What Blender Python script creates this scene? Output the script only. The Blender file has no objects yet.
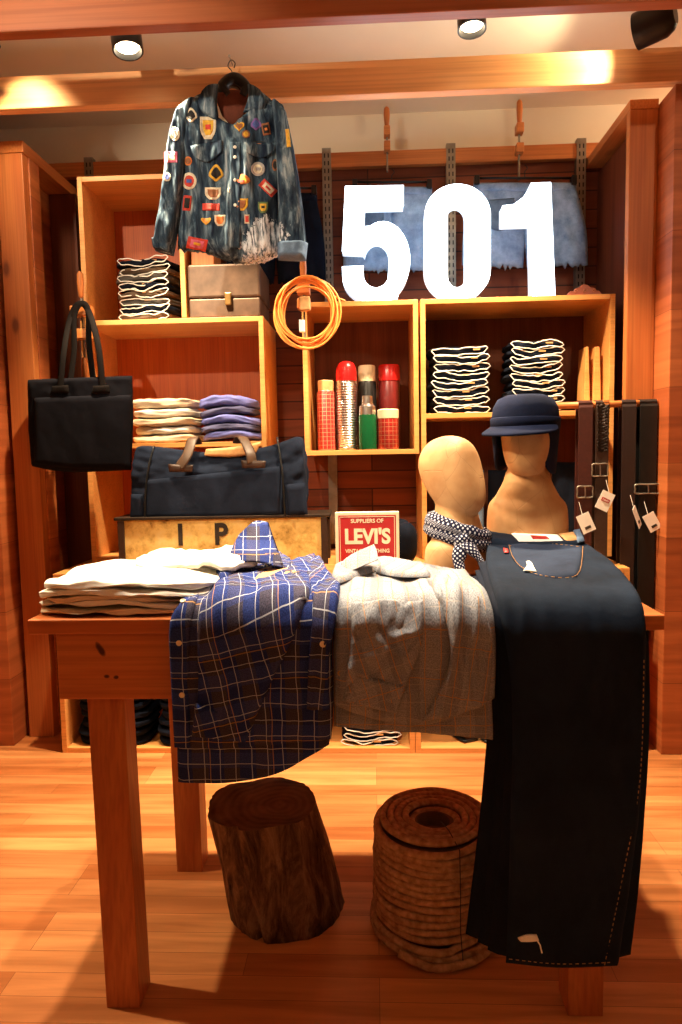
import bpy, bmesh, math, random
from mathutils import Vector, noise, Matrix
random.seed(7)
PI = math.pi
scn = bpy.context.scene
LINK = scn.collection.objects.link

# ------------------------------------------------------------------ camera
YAW, PITCH, ROLL, FPX, CH = .0457, .0857, -.0186, 693.12, 1.267
_w = Vector((-math.sin(YAW)*math.cos(PITCH), math.cos(YAW)*math.cos(PITCH), -math.sin(PITCH)))
_r = Vector((math.cos(YAW), math.sin(YAW), 0)); _u = _r.cross(_w)
_r2 = _r*math.cos(ROLL)+_u*math.sin(ROLL); _u2 = -_r*math.sin(ROLL)+_u*math.cos(ROLL)
CAM = Vector((0, 0, CH))
cd = bpy.data.cameras.new('camera'); cam = bpy.data.objects.new('camera', cd); LINK(cam)
cam.matrix_world = Matrix(((_r2.x, _u2.x, -_w.x, 0), (_r2.y, _u2.y, -_w.y, 0), (_r2.z, _u2.z, -_w.z, CH), (0, 0, 0, 1)))
cd.sensor_fit = 'VERTICAL'; cd.sensor_height = 24; cd.lens = FPX/1024*24; cd.clip_start = .05
scn.camera = cam

def ray(u, v): return _r2*((u-341)/FPX)+_u2*((512-v)/FPX)+_w
def P(u, v, Y):
    d = ray(u, v); return CAM+d*(Y/d.y)
def PZ(u, v, z):
    d = ray(u, v); return CAM+d*((z-CH)/d.z)
def pix(p):
    d = p-CAM; z = d.dot(_w); return 341+FPX*d.dot(_r2)/z, 512-FPX*d.dot(_u2)/z
def lerp(a, b, t): return a+(b-a)*t
def nz(x, y=0, z=0): return noise.noise(Vector((x, y, z)))

# ------------------------------------------------------------------ materials
def nodes(name, rough=.6, spec=.5):
    m = bpy.data.materials.new(name); m.use_nodes = True
    nt = m.node_tree; b = nt.nodes['Principled BSDF']
    b.inputs['Roughness'].default_value = rough
    b.inputs['Specular IOR Level'].default_value = spec
    return m, nt, b
def N(nt, t, **kw):
    n = nt.nodes.new(t)
    for k, v in kw.items():
        if k.startswith('i_'): n.inputs[k[2:].replace('_', ' ')].default_value = v
        else: setattr(n, k, v)
    return n
def L(nt, a, b): nt.links.new(a, b)
def mixc(nt, f, a, b, mode='MIX'):
    n = nt.nodes.new('ShaderNodeMix'); n.data_type = 'RGBA'; n.blend_type = mode
    for s, v in ((n.inputs[0], f), (n.inputs[6], a), (n.inputs[7], b)):
        if isinstance(v, (int, float)): s.default_value = v
        elif isinstance(v, tuple): s.default_value = v if len(v) == 4 else v+(1,)
        else: L(nt, v, s)
    return n.outputs[2]
def mth(nt, op, a, b=None, c=None):
    n = nt.nodes.new('ShaderNodeMath'); n.operation = op
    for s, v in zip(n.inputs, (a, b, c)):
        if v is None: continue
        if isinstance(v, (int, float)): s.default_value = v
        else: L(nt, v, s)
    return n.outputs[0]
def ramp(nt, f, stops):
    n = nt.nodes.new('ShaderNodeValToRGB'); e = n.color_ramp.elements
    while len(e) < len(stops): e.new(.5)
    for k, (p, c) in zip(e, stops): k.position = p; k.color = c if len(c) == 4 else c+(1,)
    L(nt, f, n.inputs[0]); return n.outputs[0]
def coords(nt, kind='Object', scale=(1, 1, 1), rot=(0, 0, 0), loc=(0, 0, 0)):
    t = nt.nodes.new('ShaderNodeTexCoord'); m = nt.nodes.new('ShaderNodeMapping')
    m.inputs['Scale'].default_value = scale; m.inputs['Rotation'].default_value = rot; m.inputs['Location'].default_value = loc
    L(nt, t.outputs[kind], m.inputs[0]); return m.outputs[0]
def bump(nt, b, h, s=.3, d=.002):
    n = N(nt, 'ShaderNodeBump'); n.inputs['Strength'].default_value = s; n.inputs['Distance'].default_value = d
    L(nt, h, n.inputs['Height']); L(nt, n.outputs[0], b.inputs['Normal'])

def wood(name, c1, c2, axis='z', knots=.5, rough=.45, s=1.0, off=0.0):
    """pine or oak: long grain along the axis, fine streaks, dark knots"""
    m, nt, b = nodes(name, rough, .35)
    st = {'x': (.9, 9, 9), 'y': (9, .9, 9), 'z': (9, 9, .9)}[axis]
    st = tuple(k*s for k in st)
    v = coords(nt, scale=st, loc=(off, off*.7, off*1.3))
    n1 = N(nt, 'ShaderNodeTexNoise', i_Scale=1.2, i_Detail=5., i_Distortion=.7); L(nt, v, n1.inputs[0])
    v2 = coords(nt, scale=tuple(k*9 if k > s*2 else k*1.5 for k in st))
    n2 = N(nt, 'ShaderNodeTexNoise', i_Scale=1.6, i_Detail=3.); L(nt, v2, n2.inputs[0])
    base = ramp(nt, n1.outputs[0], [(.3, c1), (.5, tuple(lerp(a, b_, .45) for a, b_ in zip(c1, c2))), (.72, c2)])
    c = mixc(nt, mth(nt, 'MULTIPLY', ramp(nt, n2.outputs[0], [(.42, (0, 0, 0)), (.7, (1, 1, 1))]), .38), base, tuple(k*.55 for k in c2))
    if knots:
        v3 = coords(nt, scale=tuple(3.2*s if k > s*2 else 1.5*s for k in st), loc=(.37+off, .11, .53))
        vo = N(nt, 'ShaderNodeTexVoronoi', i_Scale=1.5); L(nt, v3, vo.inputs[0])
        k = ramp(nt, vo.outputs['Distance'], [(.045, (1, 1, 1)), (.1, (.15, .15, .15)), (.2, (0, 0, 0))])
        c = mixc(nt, mth(nt, 'MULTIPLY', k, knots), c, (.09, .02, .008))
    L(nt, c, b.inputs['Base Color'])
    bump(nt, b, n2.outputs[0], .12, .001)
    return m

def planks(name, c1, c2, plane='xy', length=1.1, width=.085, rough=.35, gap=.002, grain='x'):
    m, nt, b = nodes(name, rough, .4)
    rot = {'xy': (0, 0, 0), 'xz': (PI/2, 0, 0), 'yz': (PI/2, 0, PI/2)}[plane]
    t = nt.nodes.new('ShaderNodeTexCoord'); sep = N(nt, 'ShaderNodeSeparateXYZ'); L(nt, t.outputs['Object'], sep.inputs[0])
    com = N(nt, 'ShaderNodeCombineXYZ')
    L(nt, sep.outputs[{'x': 0, 'y': 1, 'z': 2}[plane[0]]], com.inputs[0]); L(nt, sep.outputs[{'x': 0, 'y': 1, 'z': 2}[plane[1]]], com.inputs[1])
    br = N(nt, 'ShaderNodeTexBrick', offset=.37, offset_frequency=3)
    br.inputs['Scale'].default_value = 1; br.inputs['Brick Width'].default_value = length; br.inputs['Row Height'].default_value = width
    br.inputs['Mortar Size'].default_value = gap; br.inputs['Mortar Smooth'].default_value = .4; br.inputs['Bias'].default_value = 0
    br.inputs['Color1'].default_value = c1+(1,); br.inputs['Color2'].default_value = c2+(1,)
    br.inputs['Mortar'].default_value = tuple(k*.35 for k in c2)+(1,)
    L(nt, com.outputs[0], br.inputs[0])
    mp = N(nt, 'ShaderNodeMapping'); mp.inputs['Scale'].default_value = (1.3, 16, 1); L(nt, com.outputs[0], mp.inputs[0])
    ns = N(nt, 'ShaderNodeTexNoise', i_Scale=1.5, i_Detail=6., i_Distortion=.5); L(nt, mp.outputs[0], ns.inputs[0])
    f = ramp(nt, ns.outputs[0], [(.35, (.72, .66, .6)), (.65, (1.1, 1.1, 1.1))])
    c = mixc(nt, 1.0, br.outputs[0], f, 'MULTIPLY')
    mp2 = N(nt, 'ShaderNodeMapping'); mp2.inputs['Scale'].default_value = (1.1, 3.6, 1); L(nt, com.outputs[0], mp2.inputs[0])
    vo = N(nt, 'ShaderNodeTexVoronoi', i_Scale=1.2); L(nt, mp2.outputs[0], vo.inputs[0])
    k = ramp(nt, vo.outputs['Distance'], [(.03, (.8, .8, .8)), (.1, (.12, .12, .12)), (.2, (0, 0, 0))])
    c = mixc(nt, mth(nt, 'MULTIPLY', k, .55 if plane != 'xy' else .0), c, (.1, .02, .01))
    L(nt, c, b.inputs['Base Color']); bump(nt, b, br.outputs['Fac'], -.25, .002)
    return m

def plain(name, c, rough=.5, metal=0, var=.15, scale=30, bmp=.1, spec=.5):
    m, nt, b = nodes(name, rough, spec); b.inputs['Metallic'].default_value = metal
    ns = N(nt, 'ShaderNodeTexNoise', i_Scale=float(scale), i_Detail=4.); L(nt, coords(nt), ns.inputs[0])
    lo = tuple(k*(1-var) for k in c); hi = tuple(min(1, k*(1+var)) for k in c)
    L(nt, ramp(nt, ns.outputs[0], [(.3, lo), (.7, hi)]), b.inputs['Base Color'])
    if bmp: bump(nt, b, ns.outputs[0], bmp, .002)
    return m
def fabric(name, c, c2=None, weave=900, rough=.95, blotch=7, amt=1.0, sheen=.0, bs=.35):
    """woven cloth with uneven dye"""
    m, nt, b = nodes(name, rough, .15)
    c2 = c2 or tuple(k*.6 for k in c)
    n1 = N(nt, 'ShaderNodeTexNoise', i_Scale=float(blotch), i_Detail=6., i_Roughness=.65); L(nt, coords(nt), n1.inputs[0])
    n2 = N(nt, 'ShaderNodeTexNoise', i_Scale=float(weave), i_Detail=1.); L(nt, coords(nt), n2.inputs[0])
    f = mth(nt, 'ADD', mth(nt, 'MULTIPLY', n1.outputs[0], .65*amt), mth(nt, 'MULTIPLY', n2.outputs[0], .35*amt))
    L(nt, ramp(nt, f, [(.32*amt, c2), (.62*amt, c)]), b.inputs['Base Color'])
    n3 = N(nt, 'ShaderNodeTexNoise', i_Scale=45., i_Detail=5.); L(nt, coords(nt), n3.inputs[0])
    bump(nt, b, mth(nt, 'ADD', n3.outputs[0], mth(nt, 'MULTIPLY', n2.outputs[0], .4)), bs, .004)
    return m
def emis(name, c, s, base=(.8, .8, .8)):
    m, nt, b = nodes(name, .4); b.inputs['Base Color'].default_value = base+(1,)
    b.inputs['Emission Color'].default_value = c+(1,); b.inputs['Emission Strength'].default_value = s; return m
def stripe(nt, s, period, w, off=0.0):
    x = mth(nt, 'FRACT', mth(nt, 'ADD', mth(nt, 'DIVIDE', s, period), off+50))
    return mth(nt, 'LESS_THAN', mth(nt, 'ABSOLUTE', mth(nt, 'SUBTRACT', x, .5)), w/period/2)
def uvsep(nt):
    t = nt.nodes.new('ShaderNodeTexCoord'); s = N(nt, 'ShaderNodeSeparateXYZ'); 
    ns = N(nt, 'ShaderNodeTexNoise', i_Scale=9.); L(nt, t.outputs['UV'], ns.inputs[0])
    L(nt, t.outputs['UV'], s.inputs[0])
    wob = mth(nt, 'MULTIPLY', mth(nt, 'SUBTRACT', ns.outputs[0], .5), .012)
    return mth(nt, 'ADD', s.outputs[0], wob), mth(nt, 'ADD', s.outputs[1], wob), t.outputs['UV']
def plaid_blue(name='blue_plaid_flannel'):
    m, nt, b = nodes(name, .95, .1); U, V, uv = uvsep(nt)
    p = .036
    bu = stripe(nt, U, p*2, p, 0); bv = stripe(nt, V, p*2, p, .0)
    nv, br_ = (.018, .03, .13), (.06, .05, .055)
    c = mixc(nt, mth(nt, 'MULTIPLY', bu, .75), nv, br_)
    c = mixc(nt, mth(nt, 'MULTIPLY', bv, .45), c, (.035, .06, .24))
    ns = N(nt, 'ShaderNodeTexNoise', i_Scale=500., i_Detail=2.); L(nt, uv, ns.inputs[0])
    c = mixc(nt, 1.0, c, ramp(nt, ns.outputs[0], [(.35, (.55, .55, .55)), (.65, (1.35, 1.35, 1.35))]), 'MULTIPLY')
    l1 = stripe(nt, U, p, .0015, .25); l2 = stripe(nt, V, p, .0015, .25)
    c = mixc(nt, mth(nt, 'MULTIPLY', mth(nt, 'MAXIMUM', l1, l2), .75), c, (.5, .52, .58))
    l3 = stripe(nt, V, p*4, .002, .1); l4 = stripe(nt, U, p*4, .002, .1)
    c = mixc(nt, mth(nt, 'MULTIPLY', mth(nt, 'MAXIMUM', l3, l4), .6), c, (.5, .26, .08))
    L(nt, c, b.inputs['Base Color']); n3 = N(nt, 'ShaderNodeTexNoise', i_Scale=60., i_Detail=5.); L(nt, uv, n3.inputs[0]); bump(nt, b, n3.outputs[0], .4, .004)
    return m
def plaid_gray(name='grey_checked_chambray'):
    m, nt, b = nodes(name, .9, .15); U, V, uv = uvsep(nt)
    ns = N(nt, 'ShaderNodeTexNoise', i_Scale=420., i_Detail=2.); L(nt, uv, ns.inputs[0])
    c = ramp(nt, ns.outputs[0], [(.35, (.15, .16, .18)), (.65, (.34, .35, .38))])
    c = mixc(nt, mth(nt, 'MULTIPLY', stripe(nt, U, .075, .03, .4), .3), c, (.1, .1, .12))
    l1 = stripe(nt, U, .033, .0018, .2); l2 = stripe(nt, V, .11, .0016, .1)
    c = mixc(nt, mth(nt, 'MULTIPLY', mth(nt, 'MAXIMUM', l1, l2), .75), c, (.5, .24, .07))
    l4 = stripe(nt, V, .0375, .0018, .45)
    c = mixc(nt, mth(nt, 'MULTIPLY', l4, .35), c, (.45, .4, .35))
    L(nt, c, b.inputs['Base Color']); n3 = N(nt, 'ShaderNodeTexNoise', i_Scale=60., i_Detail=5.); L(nt, uv, n3.inputs[0]); bump(nt, b, n3.outputs[0], .5, .004)
    return m
def grid_mat(name, base, line, p=.019, w=.0022, rough=.35):
    """printed tartan grid round a flask, by angle and height (UV)"""
    m, nt, b = nodes(name, rough); t = nt.nodes.new('ShaderNodeTexCoord'); s = N(nt, 'ShaderNodeSeparateXYZ'); L(nt, t.outputs['UV'], s.inputs[0])
    l = mth(nt, 'MAXIMUM', stripe(nt, s.outputs[0], p, w), stripe(nt, s.outputs[1], p, w))
    d = mth(nt, 'MAXIMUM', stripe(nt, s.outputs[0], p*2, p*.5, .2), stripe(nt, s.outputs[1], p*2, p*.5, .2))
    c = mixc(nt, mth(nt, 'MULTIPLY', d, .4), base, tuple(k*.3 for k in base)); c = mixc(nt, mth(nt, 'MULTIPLY', l, .7), c, line)
    L(nt, c, b.inputs['Base Color']); return m
def dots_mat(name):
    m, nt, b = nodes(name, .8, .2); t = nt.nodes.new('ShaderNodeTexCoord')
    mp = N(nt, 'ShaderNodeMapping'); mp.inputs['Scale'].default_value = (110, 110, 110); mp.inputs['Rotation'].default_value = (0, 0, .7); L(nt, t.outputs['UV'], mp.inputs[0])
    vo = N(nt, 'ShaderNodeTexVoronoi', i_Scale=1., i_Randomness=0.); L(nt, mp.outputs[0], vo.inputs[0])
    c = mixc(nt, mth(nt, 'LESS_THAN', vo.outputs['Distance'], .27), (.006, .007, .03), (.6, .6, .65))
    L(nt, c, b.inputs['Base Color']); return m

M = {}
OR1, OR2 = (.66, .235, .055), (.46, .125, .026)
M['pine_x'] = wood('pine_grain_across', (.68, .25, .07), (.5, .14, .03), 'x', .9)
M['pine_z'] = wood('pine_grain_upright', (.68, .25, .07), (.5, .14, .03), 'z', .6)
M['pine_y'] = wood('pine_grain_deep', (.68, .25, .07), (.5, .14, .03), 'y', .4)
M['beam'] = wood('beam_pine', (.86, .48, .21), (.64, .27, .09), 'x', .95, s=.7, off=.4)
M['table_x'] = wood('table_pine_across', (.62, .19, .045), (.42, .09, .018), 'x', .9, off=1.2, rough=.4)
M['shelf_dark'] = wood('shaded_inner_veneer', (.22, .065, .025), (.13, .035, .014), 'z', 0, rough=.6, s=1.6)  # inner veneer with the boxes' shade put into its colour
M['table_z'] = wood('table_pine_upright', (.6, .19, .045), (.36, .075, .015), 'z', 0, off=1.2, rough=.4)
M['box'] = wood('shelf_veneer', (.86, .42, .13), (.74, .31, .08), 'x', 0, rough=.4)
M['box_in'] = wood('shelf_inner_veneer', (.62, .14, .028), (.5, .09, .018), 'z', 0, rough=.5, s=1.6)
M['beam_dark'] = wood('shaded_beam_pine', (.42, .13, .045), (.3, .075, .025), 'x', .9, s=.7, off=3.3)  # beam pine darkened in colour to keep the near beam in shade
M['post'] = wood('post_pine', (.56, .19, .05), (.42, .11, .026), 'z', .8, off=2.2)
M['dark_wood'] = wood('dark_stained_pine', (.2, .055, .022), (.1, .022, .01), 'z', .6)
M['floor'] = planks('oak_floor_boards', (.68, .29, .1), (.45, .145, .04), 'xy', .9, .075, .32, .0007)
M['clad_xz'] = planks('cladding_boards_front', (.5, .15, .045), (.36, .085, .023), 'xz', 2.3, .3, .5, .0012)
M['clad_yz'] = planks('cladding_boards_side', (.5, .15, .04), (.34, .08, .02), 'yz', 2.3, .3, .5, .0012)
M['back_planks'] = planks('back_wall_boards', (.26, .065, .022), (.13, .028, .01), 'xz', 1.3, .09, .6, .004)
M['plaster'] = plain('cream_plaster', (.75, .66, .5), .9, var=.04, scale=3, bmp=.02)
M['denim'] = fabric('indigo_denim', (.011, .02, .04), (.003, .006, .013), blotch=6)
M['denim_dark'] = fabric('raw_black_denim', (.006, .010, .022), (.002, .003, .007))
M['denim_mid'] = fabric('worn_blue_denim', (.16, .24, .36), (.05, .085, .15), blotch=14)
M['denim_light'] = fabric('light_washed_denim', (.36, .52, .74), (.1, .19, .36), blotch=16)
M['canvas_black'] = fabric('black_canvas', (.005, .005, .009), (.002, .002, .004), weave=1300)
M['canvas_navy'] = fabric('waxed_navy_canvas', (.014, .022, .045), (.005, .008, .017), weave=1300)
M['white_cotton'] = fabric('white_cotton', (.86, .82, .72), (.78, .72, .6), blotch=4, bs=.25)
M['cream_cotton'] = fabric('cream_cotton', (.74, .6, .42), (.62, .46, .3), blotch=4, bs=.25)
M['purple_cotton'] = fabric('violet_blue_cotton', (.2, .22, .56), (.11, .12, .36), blotch=9)
M['selvedge'] = plain('white_selvedge', (.85, .82, .74), .9)
M['black'] = plain('black_metal', (.012, .012, .012), .35, .3)
M['steel'] = plain('brushed_steel', (.6, .58, .55), .28, 1)
M['iron'] = plain('grey_slotted_steel', (.28, .25, .2), .45, .8)
M['brass'] = plain('aged_brass', (.45, .28, .1), .4, .9)
M['leather'] = plain('dark_brown_leather', (.04, .018, .01), .5, scale=80, bmp=.3)
M['leather_red'] = plain('oxblood_leather', (.06, .014, .01), .45, scale=80, bmp=.3)
M['leather_tan'] = plain('tan_leather', (.62, .34, .13), .6, scale=60)
M['strap_black'] = plain('blackened_strap_leather', (.006, .004, .0035), .85, spec=.1)
M['paper'] = plain('white_card', (.88, .86, .8), .8, var=.03)
M['kraft'] = plain('kraft_paper_skin', (.56, .3, .12), .62, var=.22, scale=22, bmp=.35)
M['red'] = plain('red_paint', (.42, .01, .008), .5, var=.06)
M['red_gloss'] = plain('red_plastic', (.48, .01, .01), .25, var=.05)
M['cream_paint'] = plain('cream_paint', (.78, .66, .42), .6, var=.06)
M['green_glass'] = plain('green_enamel', (.008, .11, .035), .12, .2, var=.2, scale=20, bmp=0)
M['orange_cord'] = plain('orange_cord_rubber', (1, .36, .07), .45, var=.05)
M['rope'] = None
M['thread'] = plain('orange_stitching', (.42, .21, .07), .8)
M['thread_white'] = plain('pale_stitching', (.55, .5, .4), .8)
M['ink'] = plain('black_stencil_ink', (.03, .022, .015), .8)

def knotted():
    m = wood('table_pine_with_knots', (.62, .2, .05), (.44, .1, .02), 'x', 0, off=1.2, rough=.4); nt = m.node_tree; b = nt.nodes['Principled BSDF']
    src = b.inputs['Base Color'].links[0].from_socket; t = nt.nodes.new('ShaderNodeTexCoord'); s = N(nt, 'ShaderNodeSeparateXYZ'); L(nt, t.outputs['Object'], s.inputs[0])
    c = src
    ns = N(nt, 'ShaderNodeTexNoise', i_Scale=60.); L(nt, t.outputs['Object'], ns.inputs[0])
    for x, z, rx, rz, k in ((-.628, .828, .011, .022, .45), (-.616, .764, .009, .006, 0), (-.594, .762, .008, .006, 0), (-.2, .8, .02, .01, 0), (.3, .79, .012, .01, 0)):
        dx = mth(nt, 'ADD', mth(nt, 'SUBTRACT', s.outputs[0], x), mth(nt, 'MULTIPLY', mth(nt, 'SUBTRACT', s.outputs[2], z), k)); dz = mth(nt, 'SUBTRACT', s.outputs[2], z)
        d = mth(nt, 'ADD', mth(nt, 'POWER', mth(nt, 'DIVIDE', mth(nt, 'ABSOLUTE', dx), rx), 2.), mth(nt, 'POWER', mth(nt, 'DIVIDE', mth(nt, 'ABSOLUTE', dz), rz), 2.))
        d = mth(nt, 'ADD', d, mth(nt, 'MULTIPLY', ns.outputs[0], .6))
        c = mixc(nt, ramp(nt, d, [(.5, (1, 1, 1)), (.95, (.35, .35, .35)), (1, (0, 0, 0))]), c, (.07, .015, .006))
    L(nt, c, b.inputs['Base Color']); return m
M['knotted'] = knotted()

# ------------------------------------------------------------------ mesh helpers
def child(o, parent):
    if parent is not None:
        o.parent = parent
        if parent.type == 'EMPTY': o.location = -parent.location
def tag(o, label, cat, group=None, kind=None):
    if label: o['label'] = label
    if cat: o['category'] = cat
    if group: o['group'] = group
    if kind: o['kind'] = kind
    return o
def thing(name, label, cat, loc, group=None):
    o = bpy.data.objects.new(name, None); LINK(o); o.location = Vector(loc); o.empty_display_size = .05
    return tag(o, label, cat, group)
class MB:
    def __init__(s): s.v = []; s.f = []; s.uv = {}
    def add(s, vs, fs, uv=None):
        k = len(s.v); s.v += [Vector(p) for p in vs]; s.f += [tuple(i+k for i in f) for f in fs]
        if uv:
            for i, c in enumerate(uv): s.uv[k+i] = c
        return s
    def box(s, x0, x1, y0, y1, z0, z1):
        return s.add([(x, y, z) for z in (z0, z1) for y in (y0, y1) for x in (x0, x1)],
                     [(0, 2, 3, 1), (4, 5, 7, 6), (0, 1, 5, 4), (2, 6, 7, 3), (0, 4, 6, 2), (1, 3, 7, 5)])
    def obox(s, c, ax, ay, az, w, d, h):
        c = Vector(c)
        return s.add([c+ax*(x*w/2)+ay*(y*d/2)+az*(z*h/2) for z in (-1, 1) for y in (-1, 1) for x in (-1, 1)],
                     [(0, 2, 3, 1), (4, 5, 7, 6), (0, 1, 5, 4), (2, 6, 7, 3), (0, 4, 6, 2), (1, 3, 7, 5)])
    def loft(s, rings, cap0=True, cap1=True, uv=False):
        n = len(rings[0]); vs = [p for r in rings for p in r]; fs = []
        for i in range(len(rings)-1):
            for j in range(n): fs.append((i*n+j, i*n+(j+1) % n, (i+1)*n+(j+1) % n, (i+1)*n+j))
        if cap0: fs.append(tuple(reversed(range(n))))
        if cap1: fs.append(tuple(range((len(rings)-1)*n, len(rings)*n)))
        u = None
        if uv:
            u = []
            for r in rings:
                per = sum((Vector(r[k])-Vector(r[(k+1) % n])).length for k in range(n))
                u += [(per*k/n, Vector(r[0]).z) for k in range(n)]
        return s.add(vs, fs, u)
    def lathe(s, prof, c=(0, 0, 0), n=24, cap0=True, cap1=True, uv=True, sx=1, sy=1):
        c = Vector(c); return s.loft([[c+Vector((r*math.cos(2*PI*k/n)*sx, r*math.sin(2*PI*k/n)*sy, z)) for k in range(n)] for r, z in prof], cap0, cap1, uv)
    def tube(s, pts, r, n=8, closed=False, flat=1.0, uv=False):
        pts = [Vector(p) for p in pts]; m = len(pts); rings = []; up = None; ln = 0; us = []
        for i, p in enumerate(pts):
            a = pts[(i-1) % m] if closed or i else p; b = pts[(i+1) % m] if closed or i < m-1 else p
            t = (b-a).normalized() if (b-a).length > 1e-9 else Vector((0, 0, 1))
            if up is None: up = Vector((0, 0, 1)) if abs(t.z) < .9 else Vector((0, 1, 0))
            sd = t.cross(up)
            if sd.length < 1e-6: sd = t.cross(Vector((1, 0, .3)))
            sd.normalize(); up = sd.cross(t).normalized()
            rr = r[i] if isinstance(r, (list, tuple)) else r
            rings.append([p+sd*(math.cos(2*PI*k/n)*rr)+up*(math.sin(2*PI*k/n)*rr*flat) for k in range(n)])
            if i: ln += (p-pts[i-1]).length
            us.append(ln)
        if closed:
            k0 = len(s.v); n_ = n; vs = [p for q in rings for p in q]
            fs = [(i*n_+j, i*n_+(j+1) % n_, ((i+1) % m)*n_+(j+1) % n_, ((i+1) % m)*n_+j) for i in range(m) for j in range(n_)]
            return s.add(vs, fs)
        u = [(us[i], k/n*.1) for i in range(m) for k in range(n)] if uv else None
        vs = [p for q in rings for p in q]
        fs = [(i*n+j, i*n+(j+1) % n, (i+1)*n+(j+1) % n, (i+1)*n+j) for i in range(m-1) for j in range(n)]
        fs += [tuple(reversed(range(n))), tuple(range((m-1)*n, m*n))]
        return s.add(vs, fs, u)
    def prism(s, poly, f0, f1):
        """poly in 2D, f0/f1 map a 2D point to the near and the far face"""
        n = len(poly)
        return s.add([f0(*p) for p in poly]+[f1(*p) for p in poly],
                     [tuple(range(n)), tuple(reversed(range(n, 2*n)))]+[(i, i+n, (i+1) % n+n, (i+1) % n) for i in range(n)])
    def grid(s, fn, nu, nv, uvf=None):
        vs = []; uv = []
        for j in range(nv+1):
            for i in range(nu+1):
                vs.append(fn(i/nu, j/nv)); uv.append(uvf(i/nu, j/nv) if uvf else (i/nu, j/nv))
        fs = [(j*(nu+1)+i, j*(nu+1)+i+1, (j+1)*(nu+1)+i+1, (j+1)*(nu+1)+i) for j in range(nv) for i in range(nu)]
        return s.add(vs, fs, uv)
    def build(s, name, mat, parent=None, smooth=False, bevel=0, sub=0, solid=0):
        me = bpy.data.meshes.new(name); me.from_pydata([tuple(p) for p in s.v], [], s.f)
        if s.uv:
            ul = me.uv_layers.new(name='UVMap')
            for lp in me.loops: ul.data[lp.index].uv = s.uv.get(lp.vertex_index, (0, 0))
        bm = bmesh.new(); bm.from_mesh(me); bmesh.ops.recalc_face_normals(bm, faces=bm.faces); bm.to_mesh(me); bm.free()
        me.materials.append(mat)
        if smooth:
            for p in me.polygons: p.use_smooth = True
            if smooth == 2: me.set_sharp_from_angle(angle=R(38))
        o = bpy.data.objects.new(name, me); LINK(o); child(o, parent)
        if solid:
            k = o.modifiers.new('s', 'SOLIDIFY'); k.thickness = solid; k.offset = 0
        if bevel:
            k = o.modifiers.new('b', 'BEVEL'); k.width = bevel; k.segments = 2; k.limit_method = 'ANGLE'
        if sub:
            k = o.modifiers.new('u', 'SUBSURF'); k.levels = sub; k.render_levels = sub
        return o
R = math.radians
def copy_tree(o, delta=None, label=None, group=None, rz=0):
    c = o.copy(); LINK(c)
    for ch in [x for x in bpy.data.objects if x.parent == o]:
        d = ch.copy(); LINK(d); d.parent = c
        for g in [x for x in bpy.data.objects if x.parent == ch]:
            e = g.copy(); LINK(e); e.parent = d
    if delta is not None: c.location = o.location+Vector(delta)
    if rz: c.rotation_euler.z += rz
    if label: c['label'] = label
    if group: c['group'] = group
    return c
def softbox(mb, c, w, d, h, e=.25, n=14, fn=None, ax=0.0):
    """rounded slab; fn moves each vertex (given normalised a,b,c in -1..1)"""
    c = Vector(c); idx = {}; vs = []; fs = []
    def key(i, j, k):
        if (i, j, k) in idx: return idx[(i, j, k)]
        a, b, g = (2*t/n-1 for t in (i, j, k))
        def sq(t, o1, o2): return t*(1-e*(max(0, abs(o1)-.0)**4*.5+max(0, abs(o2))**4*.5)*.5) if False else t
        # rounded corners by mapping the cube toward a superellipsoid
        p = 2/e; ln = (abs(a)**p+abs(b)**p+abs(g)**p)**(1/p); mx = max(abs(a), abs(b), abs(g))
        a, b, g = (t*mx/ln for t in (a, b, g))
        q = Vector((a*w/2, b*d/2, g*h/2))
        if fn: q = fn(q, a, b, g)
        if ax: q = Matrix.Rotation(ax, 3, 'Z') @ q
        vs.append(c+q); idx[(i, j, k)] = len(vs)-1; return len(vs)-1
    for s_ in (0, n):
        for i in range(n):
            for j in range(n):
                fs.append((key(s_, i, j), key(s_, i+1, j), key(s_, i+1, j+1), key(s_, i, j+1)))
                fs.append((key(i, s_, j), key(i+1, s_, j), key(i+1, s_, j+1), key(i, s_, j+1)))
                fs.append((key(i, j, s_), key(i+1, j, s_), key(i+1, j+1, s_), key(i, j+1, s_)))
    mb.add(vs, fs); return mb
def smoothpath(pts, k=4, closed=False):
    pts = [Vector(p) if len(p) > 2 else Vector((p[0], p[1], 0)) for p in pts]; out = []; m = len(pts)
    for i in range(m if closed else m-1):
        g = lambda q: pts[q % m] if closed else pts[max(0, min(m-1, q))]
        a, b, c, d = g(i-1), g(i), g(i+1), g(i+2)
        for t in range(k):
            t /= k; out.append(.5*((2*b)+(c-a)*t+(2*a-5*b+4*c-d)*t*t+(3*b-a-3*c+d)*t**3))
    if not closed: out.append(pts[-1])
    return out
def text(name, s, mat, parent, size, x, y, z, ext=.001, bold=0.0, sx=1.0, align='CENTER', rx=PI/2, rz=0, space=1.0, ry=0):
    cu = bpy.data.curves.new(name, 'FONT'); cu.body = s; cu.size = size; cu.extrude = ext; cu.offset = bold
    cu.align_x = align; cu.align_y = 'CENTER'; cu.space_character = space
    cu.materials.append(mat); o = bpy.data.objects.new(name, cu); LINK(o)
    o.rotation_euler = (rx, ry, rz); o.scale = (sx, 1, 1); o.parent = parent
    o.parent = None; o.location = (x, y, z); bpy.context.view_layer.update()
    me = bpy.data.meshes.new_from_object(o.evaluated_get(bpy.context.evaluated_depsgraph_get())); me.transform(o.matrix_world)
    me.materials.clear(); me.materials.append(mat); bpy.data.objects.remove(o)
    o = bpy.data.objects.new(name, me); LINK(o); child(o, parent)
    return o
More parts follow.
